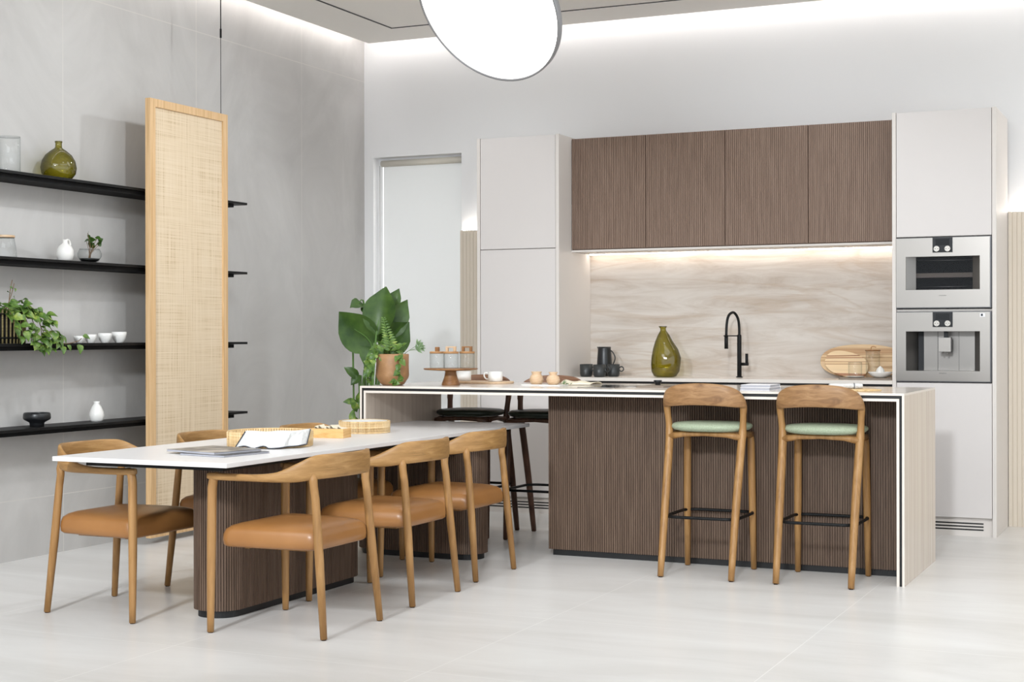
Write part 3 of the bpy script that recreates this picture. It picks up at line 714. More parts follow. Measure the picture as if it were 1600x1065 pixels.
# ------------------------------------------------------------------ pendant disc lamp
t = thing('pendant_lamp', 'large round tilted disc lamp hanging from the ceiling above the island', 'lamp', (-3.815, 8.0, 3.244))
nrm = Vector((-.223, -.774, -.593)).normalized()
q = nrm.to_track_quat('Z', 'Y')
def disc(prof, name, m, parent):
    vs = MB().lathe(prof, 72); vs.v = [tuple(q @ Vector(p) + Vector((-3.815, 8.0, 3.244))) for p in vs.v]
    return vs.build(name, m, parent)
disc([(.484, -.004), (.486, .012), (.494, .012), (.496, 0), (.496, -.028), (.490, -.034), (.001, -.036)], 'rim', 'lamp_rim', t)
disc([(.483, -.002), (.478, .010), (.40, .013), (.001, .014)], 'diffuser', 'lamp_diffuser', t)
bk = Vector((-3.815, 8.0, 3.244)) - nrm * .036
MB().tube([tuple(bk), tuple(bk - nrm * .05)], .05, 20).tube([tuple(bk - nrm * .04), (bk.x, bk.y + .03, ZC)], .006, 10).build('stem', 'lamp_rim', t)

# ------------------------------------------------------------------ things on the shelves
SX = -6.130
z = SHZ[0]
lathe_obj('glass_cylinder_vase', gshell([(.056, 0), (.059, .004), (.059, .205)], .004), 'clear_glass', 'clear glass cylinder on the topmost black shelf', 'vase', (SX, 6.563, z))
def wv(x, y, zz): return (x, y * (1 + .08 * math.sin(2.2 * zz * 9)), zz)
lathe_obj('round_bottle_vase', gshell([(.050, 0), (.080, .008), (.101, .035), (.107, .070), (.099, .110), (.078, .145), (.048, .170), (.026, .184), (.020, .192), (.019, .215), (.023, .222), (.022, .226)], .0035), 'olive_glass', 'squat olive green glass vase on the topmost black shelf', 'vase', (SX, 6.965, z), seg=48, sx=.95)
z = SHZ[1]
t = thing('glass_jar', 'clear glass jar with pale wooden lid on the shelf second from the top', 'jar', (SX, 6.524, z), world=False)
MB().lathe(gshell([(.064, 0), (.066, .01), (.060, .06), (.052, .112)], .0035), 36).build('body', 'clear_glass', t)
MB().lathe([(.054, .113), (.055, .115), (.055, .124), (.053, .126)], 36).build('lid', 'light_turned_wood', t)
t = thing('bud_jug', 'small round white jug with a ring handle on the shelf second from the top', 'jug', (SX, 7.02, z), world=False)
MB().lathe(shell([(.030, 0), (.042, .012), (.050, .040), (.048, .068), (.036, .092), (.018, .106), (.014, .112), (.014, .130)], .003), 36).build('body', 'ceramic_matte', t)
MB().tube(smoothpts([(0, .010, .127), (0, .026, .130), (0, .040, .118), (0, .043, .098), (0, .038, .084)], 4), .006, 10).build('handle', 'ceramic_matte', t)
# pilea in a glass bowl
t = thing('bowl_plant', 'small green plant growing in a glass bowl of dark pebbles on the shelf', 'plant', (SX, 7.236, z), world=False)
MB().lathe(gshell([(.030, 0), (.054, .012), (.071, .040), (.072, .058), (.060, .085)], .003), 40).build('glass_bowl', 'clear_glass', t)
MB().lathe([(.0001, .004), (.028, .004), (.051, .014), (.060, .027), (.0001, .031)], 32).build('pebbles', 'pebble', t)
mb = MB(); lf = MB()
random.seed(3)
for (dy, dz, r_) in ((.005, .105, .05), (.045, .125, .048), (-.035, .130, .045), (.020, .150, .045), (.060, .140, .034), (-.045, .155, .030), (.0, .135, .05), (-.055, .178, .022), (.07, .115, .03), (-.02, .110, .04)):
    tip = Vector((random.uniform(-.01, .05), dy, dz))
    mb.tube(smoothpts([(0, random.uniform(-.01, .01), .028), (tip.x * .3, dy * .2, dz * .55), tuple(tip)], 3), .0016, 6)
    d = Vector((.35, dy * 6 + random.uniform(-.3, .3), random.uniform(-.3, .5))).normalized()
    leaf_faces(lf, tip - d * r_ * .3, tip + d * r_ * .7, r_ * 1.05, (.8, 0, .5), .2, .08, 6, 'heart')
mb.build('stems', 'stem_brown', t); lf.build('leaves', 'leaf_dark', t)
z = SHZ[2]
# wicker planter with trailing pothos
t = thing('basket_planter', 'dark slatted planter with trailing pothos on the third black shelf', 'plant', (SX, 6.50, z), world=False)
mb = MB()
for k in range(36):
    a = 2 * PI * k / 36; mb.tube([(.088 * math.cos(a), .17 * math.sin(a) * .9, .0), (.092 * math.cos(a), .176 * math.sin(a) * .9, .19)], .0052, 6)
mb.build('slatted_pot', 'wicker_dark', t)
MB().lathe([(.0001, .002), (.080, .002), (.084, .17), (.0001, .17)], 32, sy=1.7).build('inner_pot', 'soil', t)
mb = MB()
for zz in (.032, .165): mb.ring([(.095 * math.cos(2 * PI * k / 30), .163 * math.sin(2 * PI * k / 30), zz) for k in range(30)], .0045, 6)
mb.build('binding', 'black_matte', t)
mb = MB(); lf = MB(); random.seed(11)
vines = [[(.02, .08, .17), (.07, .11, .22), (.11, .15, .16), (.12, .19, .08), (.125, .24, .03), (.12, .30, .006), (.115, .40, -.002), (.11, .50, .012), (.10, .545, .028)],
         [(.02, .10, .17), (.08, .14, .21), (.12, .17, .12), (.125, .18, .03), (.13, .17, -.03)],
         [(.03, .02, .17), (.09, .04, .20), (.12, .07, .12), (.125, .09, .04), (.13, .12, -.02)],
         [(.03, .05, .17), (.09, .10, .18), (.12, .13, .10), (.13, .16, .03), (.13, .22, -.015)],
         [(.0, .12, .17), (.05, .19, .19), (.08, .25, .14), (.10, .30, .07), (.11, .33, .03)],
         [(.0, .02, .17), (.02, .05, .27), (.02, .075, .34)], [(.0, .05, .17), (.02, .04, .28), (.02, .06, .36)],
         [(.03, -.04, .17), (.09, -.05, .20), (.12, -.03, .10), (.125, .0, .06)]]
for vi, v in enumerate(vines):
    pts = smoothpts(v, 5); mb.tube(pts, .0022, 6)
    for i in range(2, len(pts), 3 if vi != 0 else 4):
        for _ in range(3 if vi not in (0, 5, 6) else 1):
            p = Vector(pts[i]) + Vector((random.uniform(-.0, .03), random.uniform(-.03, .03), random.uniform(-.02, .025)))
            L = random.uniform(.045, .075) if vi not in (5, 6) else random.uniform(.02, .035)
            d = Vector((random.uniform(.1, .7), random.uniform(-.6, .8), random.uniform(-1.0, .1))).normalized()
            if p.x < .10 and p.z < .15: p.x = .105
            leaf_faces(lf, p, p + d * L, L * .78, (1, random.uniform(-.4, .4), random.uniform(.1, .9)), .3, .12, 6, 'heart')
for _ in range(34):
    p = Vector((random.uniform(-.02, .11), random.uniform(-.06, .17), random.uniform(.15, .235))); L = random.uniform(.05, .085)
    d = Vector((random.uniform(.2, 1), random.uniform(-.7, .9), random.uniform(-.6, .4))).normalized()
    leaf_faces(lf, p, p + d * L, L * .75, (.7, random.uniform(-.4, .4), .8), .3, .12, 6, 'heart')
mb.build('stems', 'stem_brown', t); lf.build('leaves', 'leaf_pothos', t)
for i, (y, r_, h_, nm) in enumerate(((7.140, .032, .043, 'smallest white bowl in the row of four on the third shelf'), (7.244, .036, .052, 'second smallest white bowl in the row of four on the third shelf'),
                                (7.376, .042, .060, 'second largest white bowl in the row of four on the third shelf'), (7.510, .046, .068, 'largest white bowl in the row of four, next to the screen'))):
    lathe_obj('bowl', shell([(r_ * .5, 0), (r_ * .55, h_ * .05), (r_ * .85, h_ * .35), (r_ * .98, h_ * .7), (r_, h_)], .003), 'ceramic_white', nm, 'bowl', (SX, y, z), 'row of white bowls')
z = SHZ[3]
lathe_obj('black_bowl', shell([(.040, 0), (.041, .018), (.044, .024), (.074, .040), (.079, .050), (.077, .072), (.072, .080)], .005), 'ceramic_black', 'black footed bowl on the lowest black shelf', 'bowl', (SX, 6.779, z))
lathe_obj('white_bottle_vase', shell([(.030, 0), (.040, .012), (.045, .038), (.042, .060), (.028, .092), (.017, .108), (.016, .114), (.020, .124)], .003), 'ceramic_white', 'small white pear-shaped vase on the lowest black shelf', 'vase', (SX, 7.298, z))

# ------------------------------------------------------------------ dining table items
Z = TZ
def magazine(pts, z0, z1, name_label, m, cover):
    t = thing('magazine', name_label, 'magazine', (pts[0][0], pts[0][1], z0))
    c = Vector((sum(p[0] for p in pts) / 4, sum(p[1] for p in pts) / 4))
    inn = [tuple(c + (Vector(p) - c) * .985) for p in pts]
    MB().prism(inn, z0 + .001, z1 - .001).build('pages', 'paper_grey', t)
    MB().prism(pts, z1 - .001, z1).prism(pts, z0, z0 + .001).build('cover', cover, t)
magazine([(-4.259, 5.640), (-3.985, 5.600), (-3.94, 5.90), (-4.22, 5.94)], Z, Z + .009, 'dark magazine lying underneath at the near end of the white table', 0, 'brushed_dark')
magazine([(-4.379, 5.700), (-4.046, 5.612), (-3.985, 5.90), (-4.32, 5.98)], Z + .0092, Z + .0195, 'grey magazine on top of another at the near end of the white table', 0, 'magazine_cover')
def basket(loc, r, h, label, cat='tray', sy=1.0, m='wicker'):
    t = thing('wicker_tray', label, cat, loc, world=False)
    mb = MB(); n_ = 96
    for k in range(n_):
        a = 2 * PI * k / n_; rr = r * (1 + .004 * math.sin(k * 3.7))
        mb.tube([(rr * math.cos(a), rr * sy * math.sin(a), .002), (rr * 1.012 * math.cos(a), rr * 1.012 * sy * math.sin(a), h - .003)], r * PI / n_ * .92, 5, smooth=True)
    mb.build('woven_wall', m, t)
    MB().lathe([(.0001, .001), (r * .99, .001), (r * .99, .006), (.0001, .006)], 48, sy=sy).build('base', m, t)
    mb = MB()
    for zz in (h - .002, h * .5, .004): mb.ring([(r * 1.012 * math.cos(2 * PI * k / 60), r * 1.012 * sy * math.sin(2 * PI * k / 60), zz) for k in range(60)], .0042, 6)
    mb.build('rim', m, t); return t
basket((-4.205, 6.30, Z), .205, .075, 'large round wicker tray with a white napkin hung over its rim')
# napkin draped over the near rim
def drape():
    nx, ny = 26, 26; c0 = Vector((-4.205, 6.30, Z)); vs = []; near = Vector((.555, -.832, 0)).normalized(); side = Vector((.832, .555, 0)).normalized()
    for i in range(nx + 1):
        u = i / nx * 2 - 1
        for j in range(ny + 1):
            v = j / ny   # 0 inside the tray, 1 hanging outside
            uu = (u + 1) / 2; kv = max(0, (v - .5) * 2); w_ = (-.118 + .315 * uu) * (1 - kv) + (-.168 + .345 * uu) * kv
            rim_y = math.sqrt(max(.207 ** 2 - w_ ** 2, 0)) 
            if v < .42:
                k = v / .42; yy = rim_y - .12 * (1 - k) ; zz = .050 + .034 * k
            elif v < .52:
                k = (v - .42) / .10; yy = rim_y + .014 * k; zz = .085 - .004 * k * k
            else:
                k = (v - .52) / .48; yy = rim_y + .014 + .018 * k + .006 * math.sin(u * 9) * k; zz = .081 - (.077 - .012 * max(0, u) - .010 * math.sin(uu * 12) ** 2 * (uu < .45)) * k
            yy += .004 * math.sin(uu * 17 + v * 5) * v + .003 * math.sin(uu * 31) * v * v; zz += .003 * math.sin(u * 7 + 1) * (1 - v)
            if v > .52 and zz < .0035: zz = .0035
            if i > nx * .50: yy += .006 * k if v > .52 else 0
            vs.append(c0 + near * yy + side * w_ + UZ * zz)
    fs = [(i * (ny + 1) + j, i * (ny + 1) + j + 1, (i + 1) * (ny + 1) + j + 1, (i + 1) * (ny + 1) + j) for i in range(nx) for j in range(ny)]
    t = thing('napkin', 'white napkin with dark blue stitched hem draped over the wicker tray rim', 'napkin', (-4.14, 6.12, Z))
    MB().add(vs, fs, 0, True).build('cloth', 'cloth_white', t, solid=.002)
    edge = [vs[i * (ny + 1) + ny] for i in range(nx + 1)]
    a = [vs[j] for j in range(13, ny + 1)]; b_ = [vs[nx * (ny + 1) + j] for j in range(ny, 12, -1)]
    MB().tube([tuple(p + near * .0035) for p in a + edge[1:] + b_[1:]], .0026, 6).build('hem', 'hem_blue', t)
drape()
t = thing('wooden_box', 'small pale wooden box filled with folded paper napkins between the two wicker trays', 'box', (-4.245, 6.94, Z), math.radians(8), world=False)
MB().box(-.095, .095, -.055, -.047, 0, .050).box(-.095, .095, .047, .055, 0, .050).box(-.095, -.087, -.047, .047, 0, .050).box(.087, .095, -.047, .047, 0, .050).box(-.087, .087, -.047, .047, 0, .006).build('body', 'box_wood', t, bevel=.001)
mb = MB()
for k in range(7):
    x = -.07 + k * .022; mb.add([(x - .016, -.040, .008), (x - .004, -.042, .062 + .008 * math.sin(k * 2.1)), (x + .012, .042, .058 + .010 * math.cos(k * 1.7)), (x, .044, .008), (x + .022, -.038, .045), (x + .028, .040, .044)], [(0, 1, 2, 3), (1, 4, 5, 2)])
mb.build('napkins', 'cloth_cream', t, solid=.0015)
t = basket((-4.290, 7.375, Z), .140, .066, 'smaller round wicker tray holding white plates, far end of the table')
for zz in (0, 1, 2):
    p = lathe_obj('plate', [(.0001, 0), (.09, 0), (.125, .010), (.129, .014), (.126, .014), (.088, .005), (.0001, .005)], 'ceramic_white', ('bottom', 'middle', 'top')[zz] + ' white plate of the stack in the smaller wicker tray', 'plate', (-4.290, 7.375, Z + .030 + zz * .011), 'plates in the small wicker tray', 40)
MB().lathe([(.0001, .006), (.12, .006), (.12, .029), (.0001, .029)], 32).build('liner', 'cloth_cream', t)

# ------------------------------------------------------------------ island top items
Z = .9982
t = thing('cake_stand', 'turned wooden cake stand carrying three glass jars on the island', 'cake stand', (-4.172, 8.22, Z), world=False)
MB().lathe([(.0001, 0), (.056, 0), (.056, .006), (.050, .022), (.040, .050), (.034, .078), (.036, .088), (.0001, .088)], 36).build('foot', 'dark_turned_wood', t)
MB().lathe([(.0001, .0885), (.08, .0885), (.160, .094), (.167, .098), (.165, .103), (.0001, .101)], 48).build('plate', 'dark_turned_wood', t)
for x, y, lb, kn in ((-.082, -.02, 'glass jar with wooden block knob lid, left one on the cake stand', 0), (.030, -.055, 'glass jar with wooden bridge handle lid, middle one on the cake stand', 1), (.085, .055, 'glass jar with dark wooden handle lid, right one on the cake stand', 2)):
    j = thing('glass_jar', lb, 'jar', (-4.172 + x, 8.22 + y, Z + .1032), world=False, group='jars on the cake stand')
    MB().lathe(gshell([(.043, 0), (.046, .003), (.046, .090)], .0025), 36).build('body', 'clear_glass', j)
    L = MB().lathe([(.0001, .0905), (.047, .0905), (.047, .101), (.045, .103), (.0001, .103)], 36).build('lid', 'bowl_wood', j)
    if kn == 0: MB().box(-.012, .012, -.010, .010, .1032, .130).build('knob', 'dark_turned_wood', L, bevel=.002)
    else: MB().box(-.034, -.018, -.008, .008, .1032, .126).box(.018, .034, -.008, .008, .1032, .126).box(-.034, .034, -.008, .008, .126, .134).build('handle', 'light_turned_wood' if kn == 1 else 'dark_turned_wood', L, bevel=.002)
t = solo(MB().prism(rrect(-4.40, -3.955, 8.50, 8.78, .13, 10), Z, Z + .012), 'serving_tray', 'light_turned_wood', 'flat oval wooden tray under the white cups on the island', 'tray', (-4.178, 8.64, Z), bevel=.003)
for x, y, lb in ((-4.300, 8.66, 'white cup on the wooden tray, partly hidden by the cake stand'), (-4.058, 8.62, 'white cup on the right side of the wooden tray')):
    t = thing('cup', lb, 'cup', (x, y, Z + .0122), world=False, group='white cups on the island tray')
    MB().lathe(shell([(.040, 0), (.046, .004), (.046, .062)], .003), 36).build('body', 'ceramic_white', t)
    MB().tube(smoothpts([(-.043, -.012, .052), (-.062, -.018, .055), (-.070, -.020, .038), (-.060, -.017, .018), (-.043, -.012, .014)], 4), .0045, 10).build('handle', 'ceramic_white', t)
for x, y, lb, pf in ((-3.677, 8.40, 'wide-necked pale wooden vase on a white coaster on the island', [(.030, 0), (.040, .012), (.043, .028), (.038, .048), (.028, .060), (.030, .070), (.034, .077)]),
                 (-3.550, 8.36, 'narrow-necked pale wooden vase on a white coaster on the island', [(.026, 0), (.038, .012), (.042, .030), (.036, .048), (.022, .058), (.024, .068), (.030, .076)])):
    lathe_obj('turned_vase', shell(pf, .004), 'light_turned_wood', lb, 'vase', (x, y, Z + .0062), 'wooden vases on the island')
for x0, x1, y0, lb in ((-3.735, -3.615, 8.30, 'white square coaster under the wide-necked wooden vase'), (-3.605, -3.470, 8.27, 'white square coaster under the narrow-necked wooden vase')):
    solo(B(x0, x1, y0, y0 + .14, Z, Z + .006), 'coaster', 'ceramic_white', lb, 'coaster', ((x0 + x1) / 2, y0 + .07, Z), 'white coasters', bevel=.002)
# folded cloth with olive sprigs
mb = MB(); vs = []; nx, ny = 20, 8
for i in range(nx + 1):
    for j in range(ny + 1):
        u, v = i / nx, j / ny
        vs.append((-3.545 + .17 * u + .03 * v, 8.45 + .14 * v + .07 * u, Z + .003 + .024 * math.sin(PI * v) ** .6 * (1 - .45 * u) * (1 + .22 * math.sin(u * 11 + v * 4))))
mb.add(vs, [(i * (ny + 1) + j, i * (ny + 1) + j + 1, (i + 1) * (ny + 1) + j + 1, (i + 1) * (ny + 1) + j) for i in range(nx) for j in range(ny)], 0, True)
t = thing('tea_towel', 'crumpled cream tea towel beside the wooden vases on the island', 'towel', (-3.46, 8.52, Z))
mb.build('cloth', 'cloth_cream', t, solid=.003)
lf = MB(); random.seed(5)
for k in range(12):
    p = Vector((-3.53 + random.uniform(0, .08), 8.36 + random.uniform(0, .07), Z + .006)); d = Vector((random.uniform(-1, 1), random.uniform(-1, 1), .25)).normalized()
    leaf_faces(lf, p, p + d * .035, .012, (0, 0, 1), .2, .1, 4, 'oval')
o = lf.build('leaf_sprig', 'leaf_sage', None, off=(-3.49, 8.39, Z)); tag(o, 'small grey-green leaf sprig lying before the cream towel', 'sprig')
# hobs
for x0, x1, y0, y1, lb in ((-3.285, -3.055, 8.10, 8.56, 'flush black glass hob panel beside the cream towel'), (-2.205, -1.965, 8.28, 8.70, 'flush dark glass hob panel behind the right stool')):
    t = thing('induction_hob', lb, 'hob', ((x0 + x1) / 2, (y0 + y1) / 2, Z), group='flush hob panels')
    MB().box(x0, x1, y0, y1, Z, Z + .002).build('glass_plate', 'glass_black', t)
    MB().box(x0 - .003, x0, y0 - .003, y1 + .003, Z, Z + .0022).box(x1, x1 + .003, y0 - .003, y1 + .003, Z, Z + .0022).box(x0, x1, y0 - .003, y0, Z, Z + .0022).box(x0, x1, y1, y1 + .003, Z, Z + .0022).build('frame', 'steel', t)
solo(MB().prism(rrect(-2.97, -2.80, 8.22, 8.50, .01, 3), Z, Z + .010), 'chopping_board', 'slate', 'small olive-grey board on the island left of the stools', 'board', (-2.885, 8.36, Z))
lathe_obj('salt_dish', shell([(.016, 0), (.018, .012), (.024, .020), (.024, .028)], .002), 'ceramic_black', 'tiny black dish on the small board on the island', 'dish', (-2.905, 8.42, Z + .0102))
solo(MB().prism([(-3.06, 8.30), (-2.985, 8.335), (-2.985, 8.35), (-3.06, 8.31)], Z, Z + .004), 'knife', 'steel', 'thin steel knife lying beside the small board', 'knife', (-3.02, 8.32, Z))
for k, (dz, lb) in enumerate(((0, 'white book at the bottom of the pair between the two oak stools'), (.0152, 'white book on top of the pair between the two oak stools'))):
    t = thing('book', lb, 'book', (-2.215, 8.16, Z + dz), math.radians(2 * k), world=False, group='white books on the island')
    MB().box(-.083, .083, -.12, .12, .0, .0015).box(-.083, .083, -.12, .12, .0135, .015).box(-.083, .083, .1185, .12, .0015, .0135).build('cover', 'paper_white', t)
    MB().box(-.081, .081, -.118, .118, .0016, .0134).build('pages', 'paper_grey', t)
# placemat and rolled napkin
t = thing('placemat', 'round woven placemat on the island behind the right oak stool', 'placemat', (-1.70, 8.20, Z), world=False)
mb = MB()
for k in range(1, 14): mb.ring([(k * .0105 * math.cos(2 * PI * q_ / 40), k * .0105 * math.sin(2 * PI * q_ / 40), .004) for q_ in range(40)], .0045, 6)
mb.build('woven_rings', 'wicker', t)
t = thing('rolled_napkin', 'rolled white napkin tied with dark cord on the woven placemat', 'napkin', (-1.76, 8.24, Z + .009), math.radians(20), world=False)
MB().tube(smoothpts([(-.09, 0, .014), (-.03, .002, .015), (.03, 0, .014), (.09, .003, .014)], 3), [.012, .014, .013, .012, .012, .013, .014, .015, .014, .013], 12).build('roll', 'cloth_white', t)
MB().ring([(.045, .0155 * math.cos(2 * PI * k / 16), .0150 + .0152 * math.sin(2 * PI * k / 16)) for k in range(16)], .002, 6).build('cord', 'hem_blue', t)
# clay planter with pothos
PX, PY = -4.515, 8.105
t = thing('potted_pothos', 'clay-coloured pot with trailing pothos on the left end of the island', 'plant', (PX, PY, Z), world=False)
MB().lathe(shell([(.060, 0), (.072, .006), (.098, .045), (.102, .060), (.100, .120), (.101, .188), (.098, .191)], .008), 40).build('pot', 'clay_pot', t)
MB().lathe([(.0001, .15), (.092, .15), (.092, .165), (.0001, .172)], 30).build('potting_soil', 'soil', t)
mb = MB(); lf = MB(); ls = MB(); random.seed(21)
def P3(r, f, z): return tuple(CR * r - CF * f + UZ * z)   # right, towards the room, up
vines = [[P3(-.05, .02, .165), P3(-.11, .05, .20), P3(-.135, .07, .14), P3(-.135, .075, .07), P3(-.12, .08, .02)],
         [P3(-.04, .04, .165), P3(-.10, .09, .19), P3(-.125, .105, .12), P3(-.13, .10, .05)],
         [P3(.03, .06, .165), P3(.05, .105, .185), P3(.053, .118, .12), P3(.048, .118, .06), P3(.03, .13, .022), P3(-.01, .16, .02)],
         [P3(-.05, .0, .165), P3(-.11, .02, .21), P3(-.16, .03, .17), P3(-.15, .04, .08)]]
for v in vines:
    pts = smoothpts(v, 6); mb.tube(pts, .002, 6)
    for i in range(3, len(pts), 2):
        p = Vector(pts[i]); L = random.uniform(.04, .06)
        p.z = max(p.z, .018)
        d = (CR * random.uniform(-.6, .6) - CF * random.uniform(.0, .6) - UZ * random.uniform(.1, 1)).normalized()
        if p.z < .07: d.z = -.1; d.normalize()
        leaf_faces(lf, p, p + d * L, L * .8, -CF + UZ * random.uniform(0, .6) + CR * random.uniform(-.4, .4), .3, .1, 6, 'heart')
for _ in range(46):
    p = Vector(P3(random.uniform(-.11, .075), random.uniform(-.06, .07), random.uniform(.185, .245))); L = random.uniform(.035, .06)
    d = (CR * random.uniform(-1, .8) - CF * random.uniform(-.3, .8) + UZ * random.uniform(-.4, .8)).normalized()
    leaf_faces(lf, p, p + d * L, L * .7, -CF * .8 + UZ * random.uniform(.2, .9), .3, .1, 6, 'heart')
# upright light shoot and the sprig to the right
pts = smoothpts([P3(0, .02, .16), P3(-.015, .03, .25), P3(-.035, .03, .33), P3(-.055, .02, .41)], 5); mb.tube(pts, .0018, 6)
for i in range(3, len(pts)):
    for sg in (-1, 1):
        p = Vector(pts[i]); L = .055 * (1 - i / len(pts)) + .014; d = (CR * sg + UZ * .35).normalized()
        leaf_faces(lf, p, p + d * L, L * .38, -CF + UZ * .5, .2, .15, 5, 'oval')
for e in (P3(.155, .02, .245), P3(.165, .0, .225), P3(.15, .03, .215)):
    mb.tube(smoothpts([P3(.05, .0, .17), P3(.10, .01, .21), e], 4), .0012, 5)
    for k in range(5):
        a = -.6 + k * .55; d = (CR * math.cos(a) + UZ * math.sin(a) * .8 - CF * .2).normalized(); p = Vector(e)
        leaf_faces(ls, p, p + d * .042, .014, -CF + UZ * .4, .2, .15, 4, 'oval')
mb.build('stems', 'stem_green', t); lf.build('leaves', 'leaf_pothos', t); ls.build('sprig_leaves', 'leaf_sage', t)

# ------------------------------------------------------------------ tall plant behind the island's left end
GX, GY = -5.40, 9.30
t = thing('bird_of_paradise', 'tall large-leaved green plant standing behind the left end of the island', 'plant', (GX, GY, 0), world=False)
MB().lathe(shell([(.13, 0), (.15, .01), (.17, .20), (.175, .34)], .01), 36).build('pot', 'dark_pot', t)
MB().lathe([(.0001, .28), (.16, .28), (.16, .30), (.0001, .31)], 30).build('potting_soil', 'soil', t)
mb = MB(); lf = MB(); lb_ = MB()
# leaf: base, tip (right, toward, up), width, normal, fold
OFF = CR * (-.14)
def G(px, py, f):   # metres from the stem base: px, py measured along right and up
    return CR * px - CF * f + UZ * py
leaves = [ # base, tip, width, normal(right, toward, up), fold, bend
 ((.06, 1.20, .06), (-.170, 1.47, .16), .27, (-.25, 1, .35), .35, -.06),
 ((.085, 1.30, .10), (.150, 1.65, .02), .235, (-.10, 1, .15), .45, .05),
 ((.11, 1.28, -.02), (.295, 1.56, -.06), .19, (.35, 1, -.1), .35, .08),
 ((.15, 1.46, -.06), (.235, 1.64, -.08), .110, (.1, 1, 0), .35, .03),
 ((.10, 1.22, -.05), (.310, 1.40, -.03), .25, (.15, 1, -.45), .30, .10),
 ((.05, 1.27, .03), (.010, 1.075, .10), .135, (-.1, 1, -.1), .35, .10),
 ((-.02, 1.52, -.12), (-.115, 1.50, -.04), .120, (0, .8, .8), .25, .14),
 ((.01, 1.52, -.14), (.045, 1.42, -.06), .140, (.2, 1, .1), .25, .14),
 ((.105, 1.25, .0), (.235, 1.10, .02), .13, (.2, 1, .1), .3, .1)]
for bse, tp, wd, nn, fo, be in leaves:
    leaf_faces(lf, G(*bse), G(*tp), wd, CR * nn[0] - CF * nn[1] + UZ * nn[2], fo, be, 10, 'paddle', wave=.025)
    mb.tube(smoothpts([tuple(G(bse[0] * .2, .30, bse[2] * .1)), tuple(G(bse[0] * .55, bse[1] * .6, bse[2] * .6)), tuple(G(*bse)), tuple(G(*bse).lerp(G(*tp), .55) + Vector((0, 0, 0)))], 5), [.009] * 10 + [.007, .006, .005, .004, .003, .002], 8)
for bse, tp, wd in (((-.045, 1.0, .02), (-.15, 1.08, .05), .07), ((-.03, 1.02, .02), (-.10, .95, .05), .07), ((-.01, 1.06, .0), (.07, 1.05, .04), .06)):
    leaf_faces(lf, G(*bse), G(*tp), wd, -CF + UZ * .4, .3, .12, 6, 'paddle', wave=.03)
    mb.tube(smoothpts([tuple(G(-.06, .30, 0)), tuple(G(-.04, .7, .01)), tuple(G(*bse))], 4), .006, 8)
random.seed(4)
for k in range(16):
    x = random.uniform(-.10, .05); zz = random.uniform(.62, .88); p = G(x, zz, random.uniform(0, .08)); d = (CR * random.uniform(-.6, .6) + UZ * random.uniform(-1, .6) - CF * .2).normalized()
    leaf_faces(lb_, p, p + d * .11, .05, -CF + UZ * .3, .3, .1, 6, 'oval')
mb.tube([tuple(G(-.075, .3, 0)), tuple(G(-.085, .9, 0)), tuple(G(-.085, 1.25, .05))], .007, 8)
mb.build('stalks', 'stem_green', t); lf.build('leaves', 'leaf_dark', t); lb_.build('low_leaves', 'leaf_pothos', t)

# ------------------------------------------------------------------ back counter items
Z = .9992
def mug(x, y, lb):
    t = thing('mug', lb, 'mug', (x, y, Z), world=False, group='dark mugs on the back counter')
    MB().lathe(shell([(.034, 0), (.042, .006), (.046, .020), (.047, .090)], .003), 36).build('body', 'ceramic_mug', t)
    MB().ring([(.047 + .015 + .017 * math.cos(2 * PI * k / 20), -.012 * 0, .056 + .017 * math.sin(2 * PI * k / 20)) for k in range(20)], .0045, 8).build('handle', 'ceramic_mug', t)
mug(-4.085, 10.24, 'dark grey mug at the front left of the group by the black jug')
mug(-4.125, 10.345, 'dark grey mug half hidden at the back left of the group by the jug')
mug(-3.962, 10.192, 'dark grey mug in the middle of the group by the black jug')
mug(-3.912, 10.345, 'dark grey mug farthest right in the group by the black jug')
t = thing('jug', 'tall black jug with thin loop handle behind the dark mugs', 'jug', (-4.030, 10.47, Z), world=False)
def spoutw(x, y, zz):
    if zz > .185 and x < -.02: k = (zz - .185) / .03; return (x - .012 * k * max(0, 1 - abs(y) / .02), y, zz)
    return (x, y, zz)
MB().lathe(shell([(.056, 0), (.058, .004), (.056, .10), (.051, .17), (.048, .20), (.049, .217)], .003), 40, warp=spoutw).build('body', 'ceramic_black', t)
MB().tube(smoothpts([(.048, -.002, .190), (.066, -.003, .178), (.084, -.004, .145), (.082, -.004, .115), (.066, -.003, .082), (.054, -.002, .074)], 5), .0042, 10).build('handle', 'ceramic_black', t)
def dent(x, y, zz):
    k = math.exp(-((zz - .20) / .08) ** 2)
    x2 = x * (1 + .05 * math.sin(zz * 14)) + .006 * math.sin(zz * 11)
    if x > 0: x2 += .012 * math.exp(-((zz - .17) / .05) ** 2) * (x / .1) - .008 * math.exp(-((zz - .25) / .04) ** 2)
    return (x2 - .012 * (zz / .36) ** 2, y, zz)
lathe_obj('bottle_vase', gshell([(.055, 0), (.080, .006), (.098, .040), (.102, .090), (.099, .140), (.088, .200), (.068, .260), (.044, .305), (.026, .330), (.022, .338), (.022, .352), (.032, .366)], .004), 'olive_glass', 'tall olive green glass bottle vase on the back counter left of the tap', 'vase', (-3.515, 10.35, Z), seg=48, warp=dent)
t = thing('kitchen_tap', 'matt black kitchen tap with high arched spring spout', 'tap', (-2.991, 10.45, Z), world=False)
MB().lathe([(.0001, 0), (.024, 0), (.024, .006), (.016, .007), (.0155, .300), (.013, .305), (.0001, .305)], 28).build('column', 'black_metal', t)
arc = [(-.0, 0, .30), (-.001, -.002, .37), (-.008, -.012, .425), (-.027, -.040, .462), (-.046, -.070, .455), (-.058, -.090, .425), (-.064, -.099, .37), (-.066, -.102, .30)]
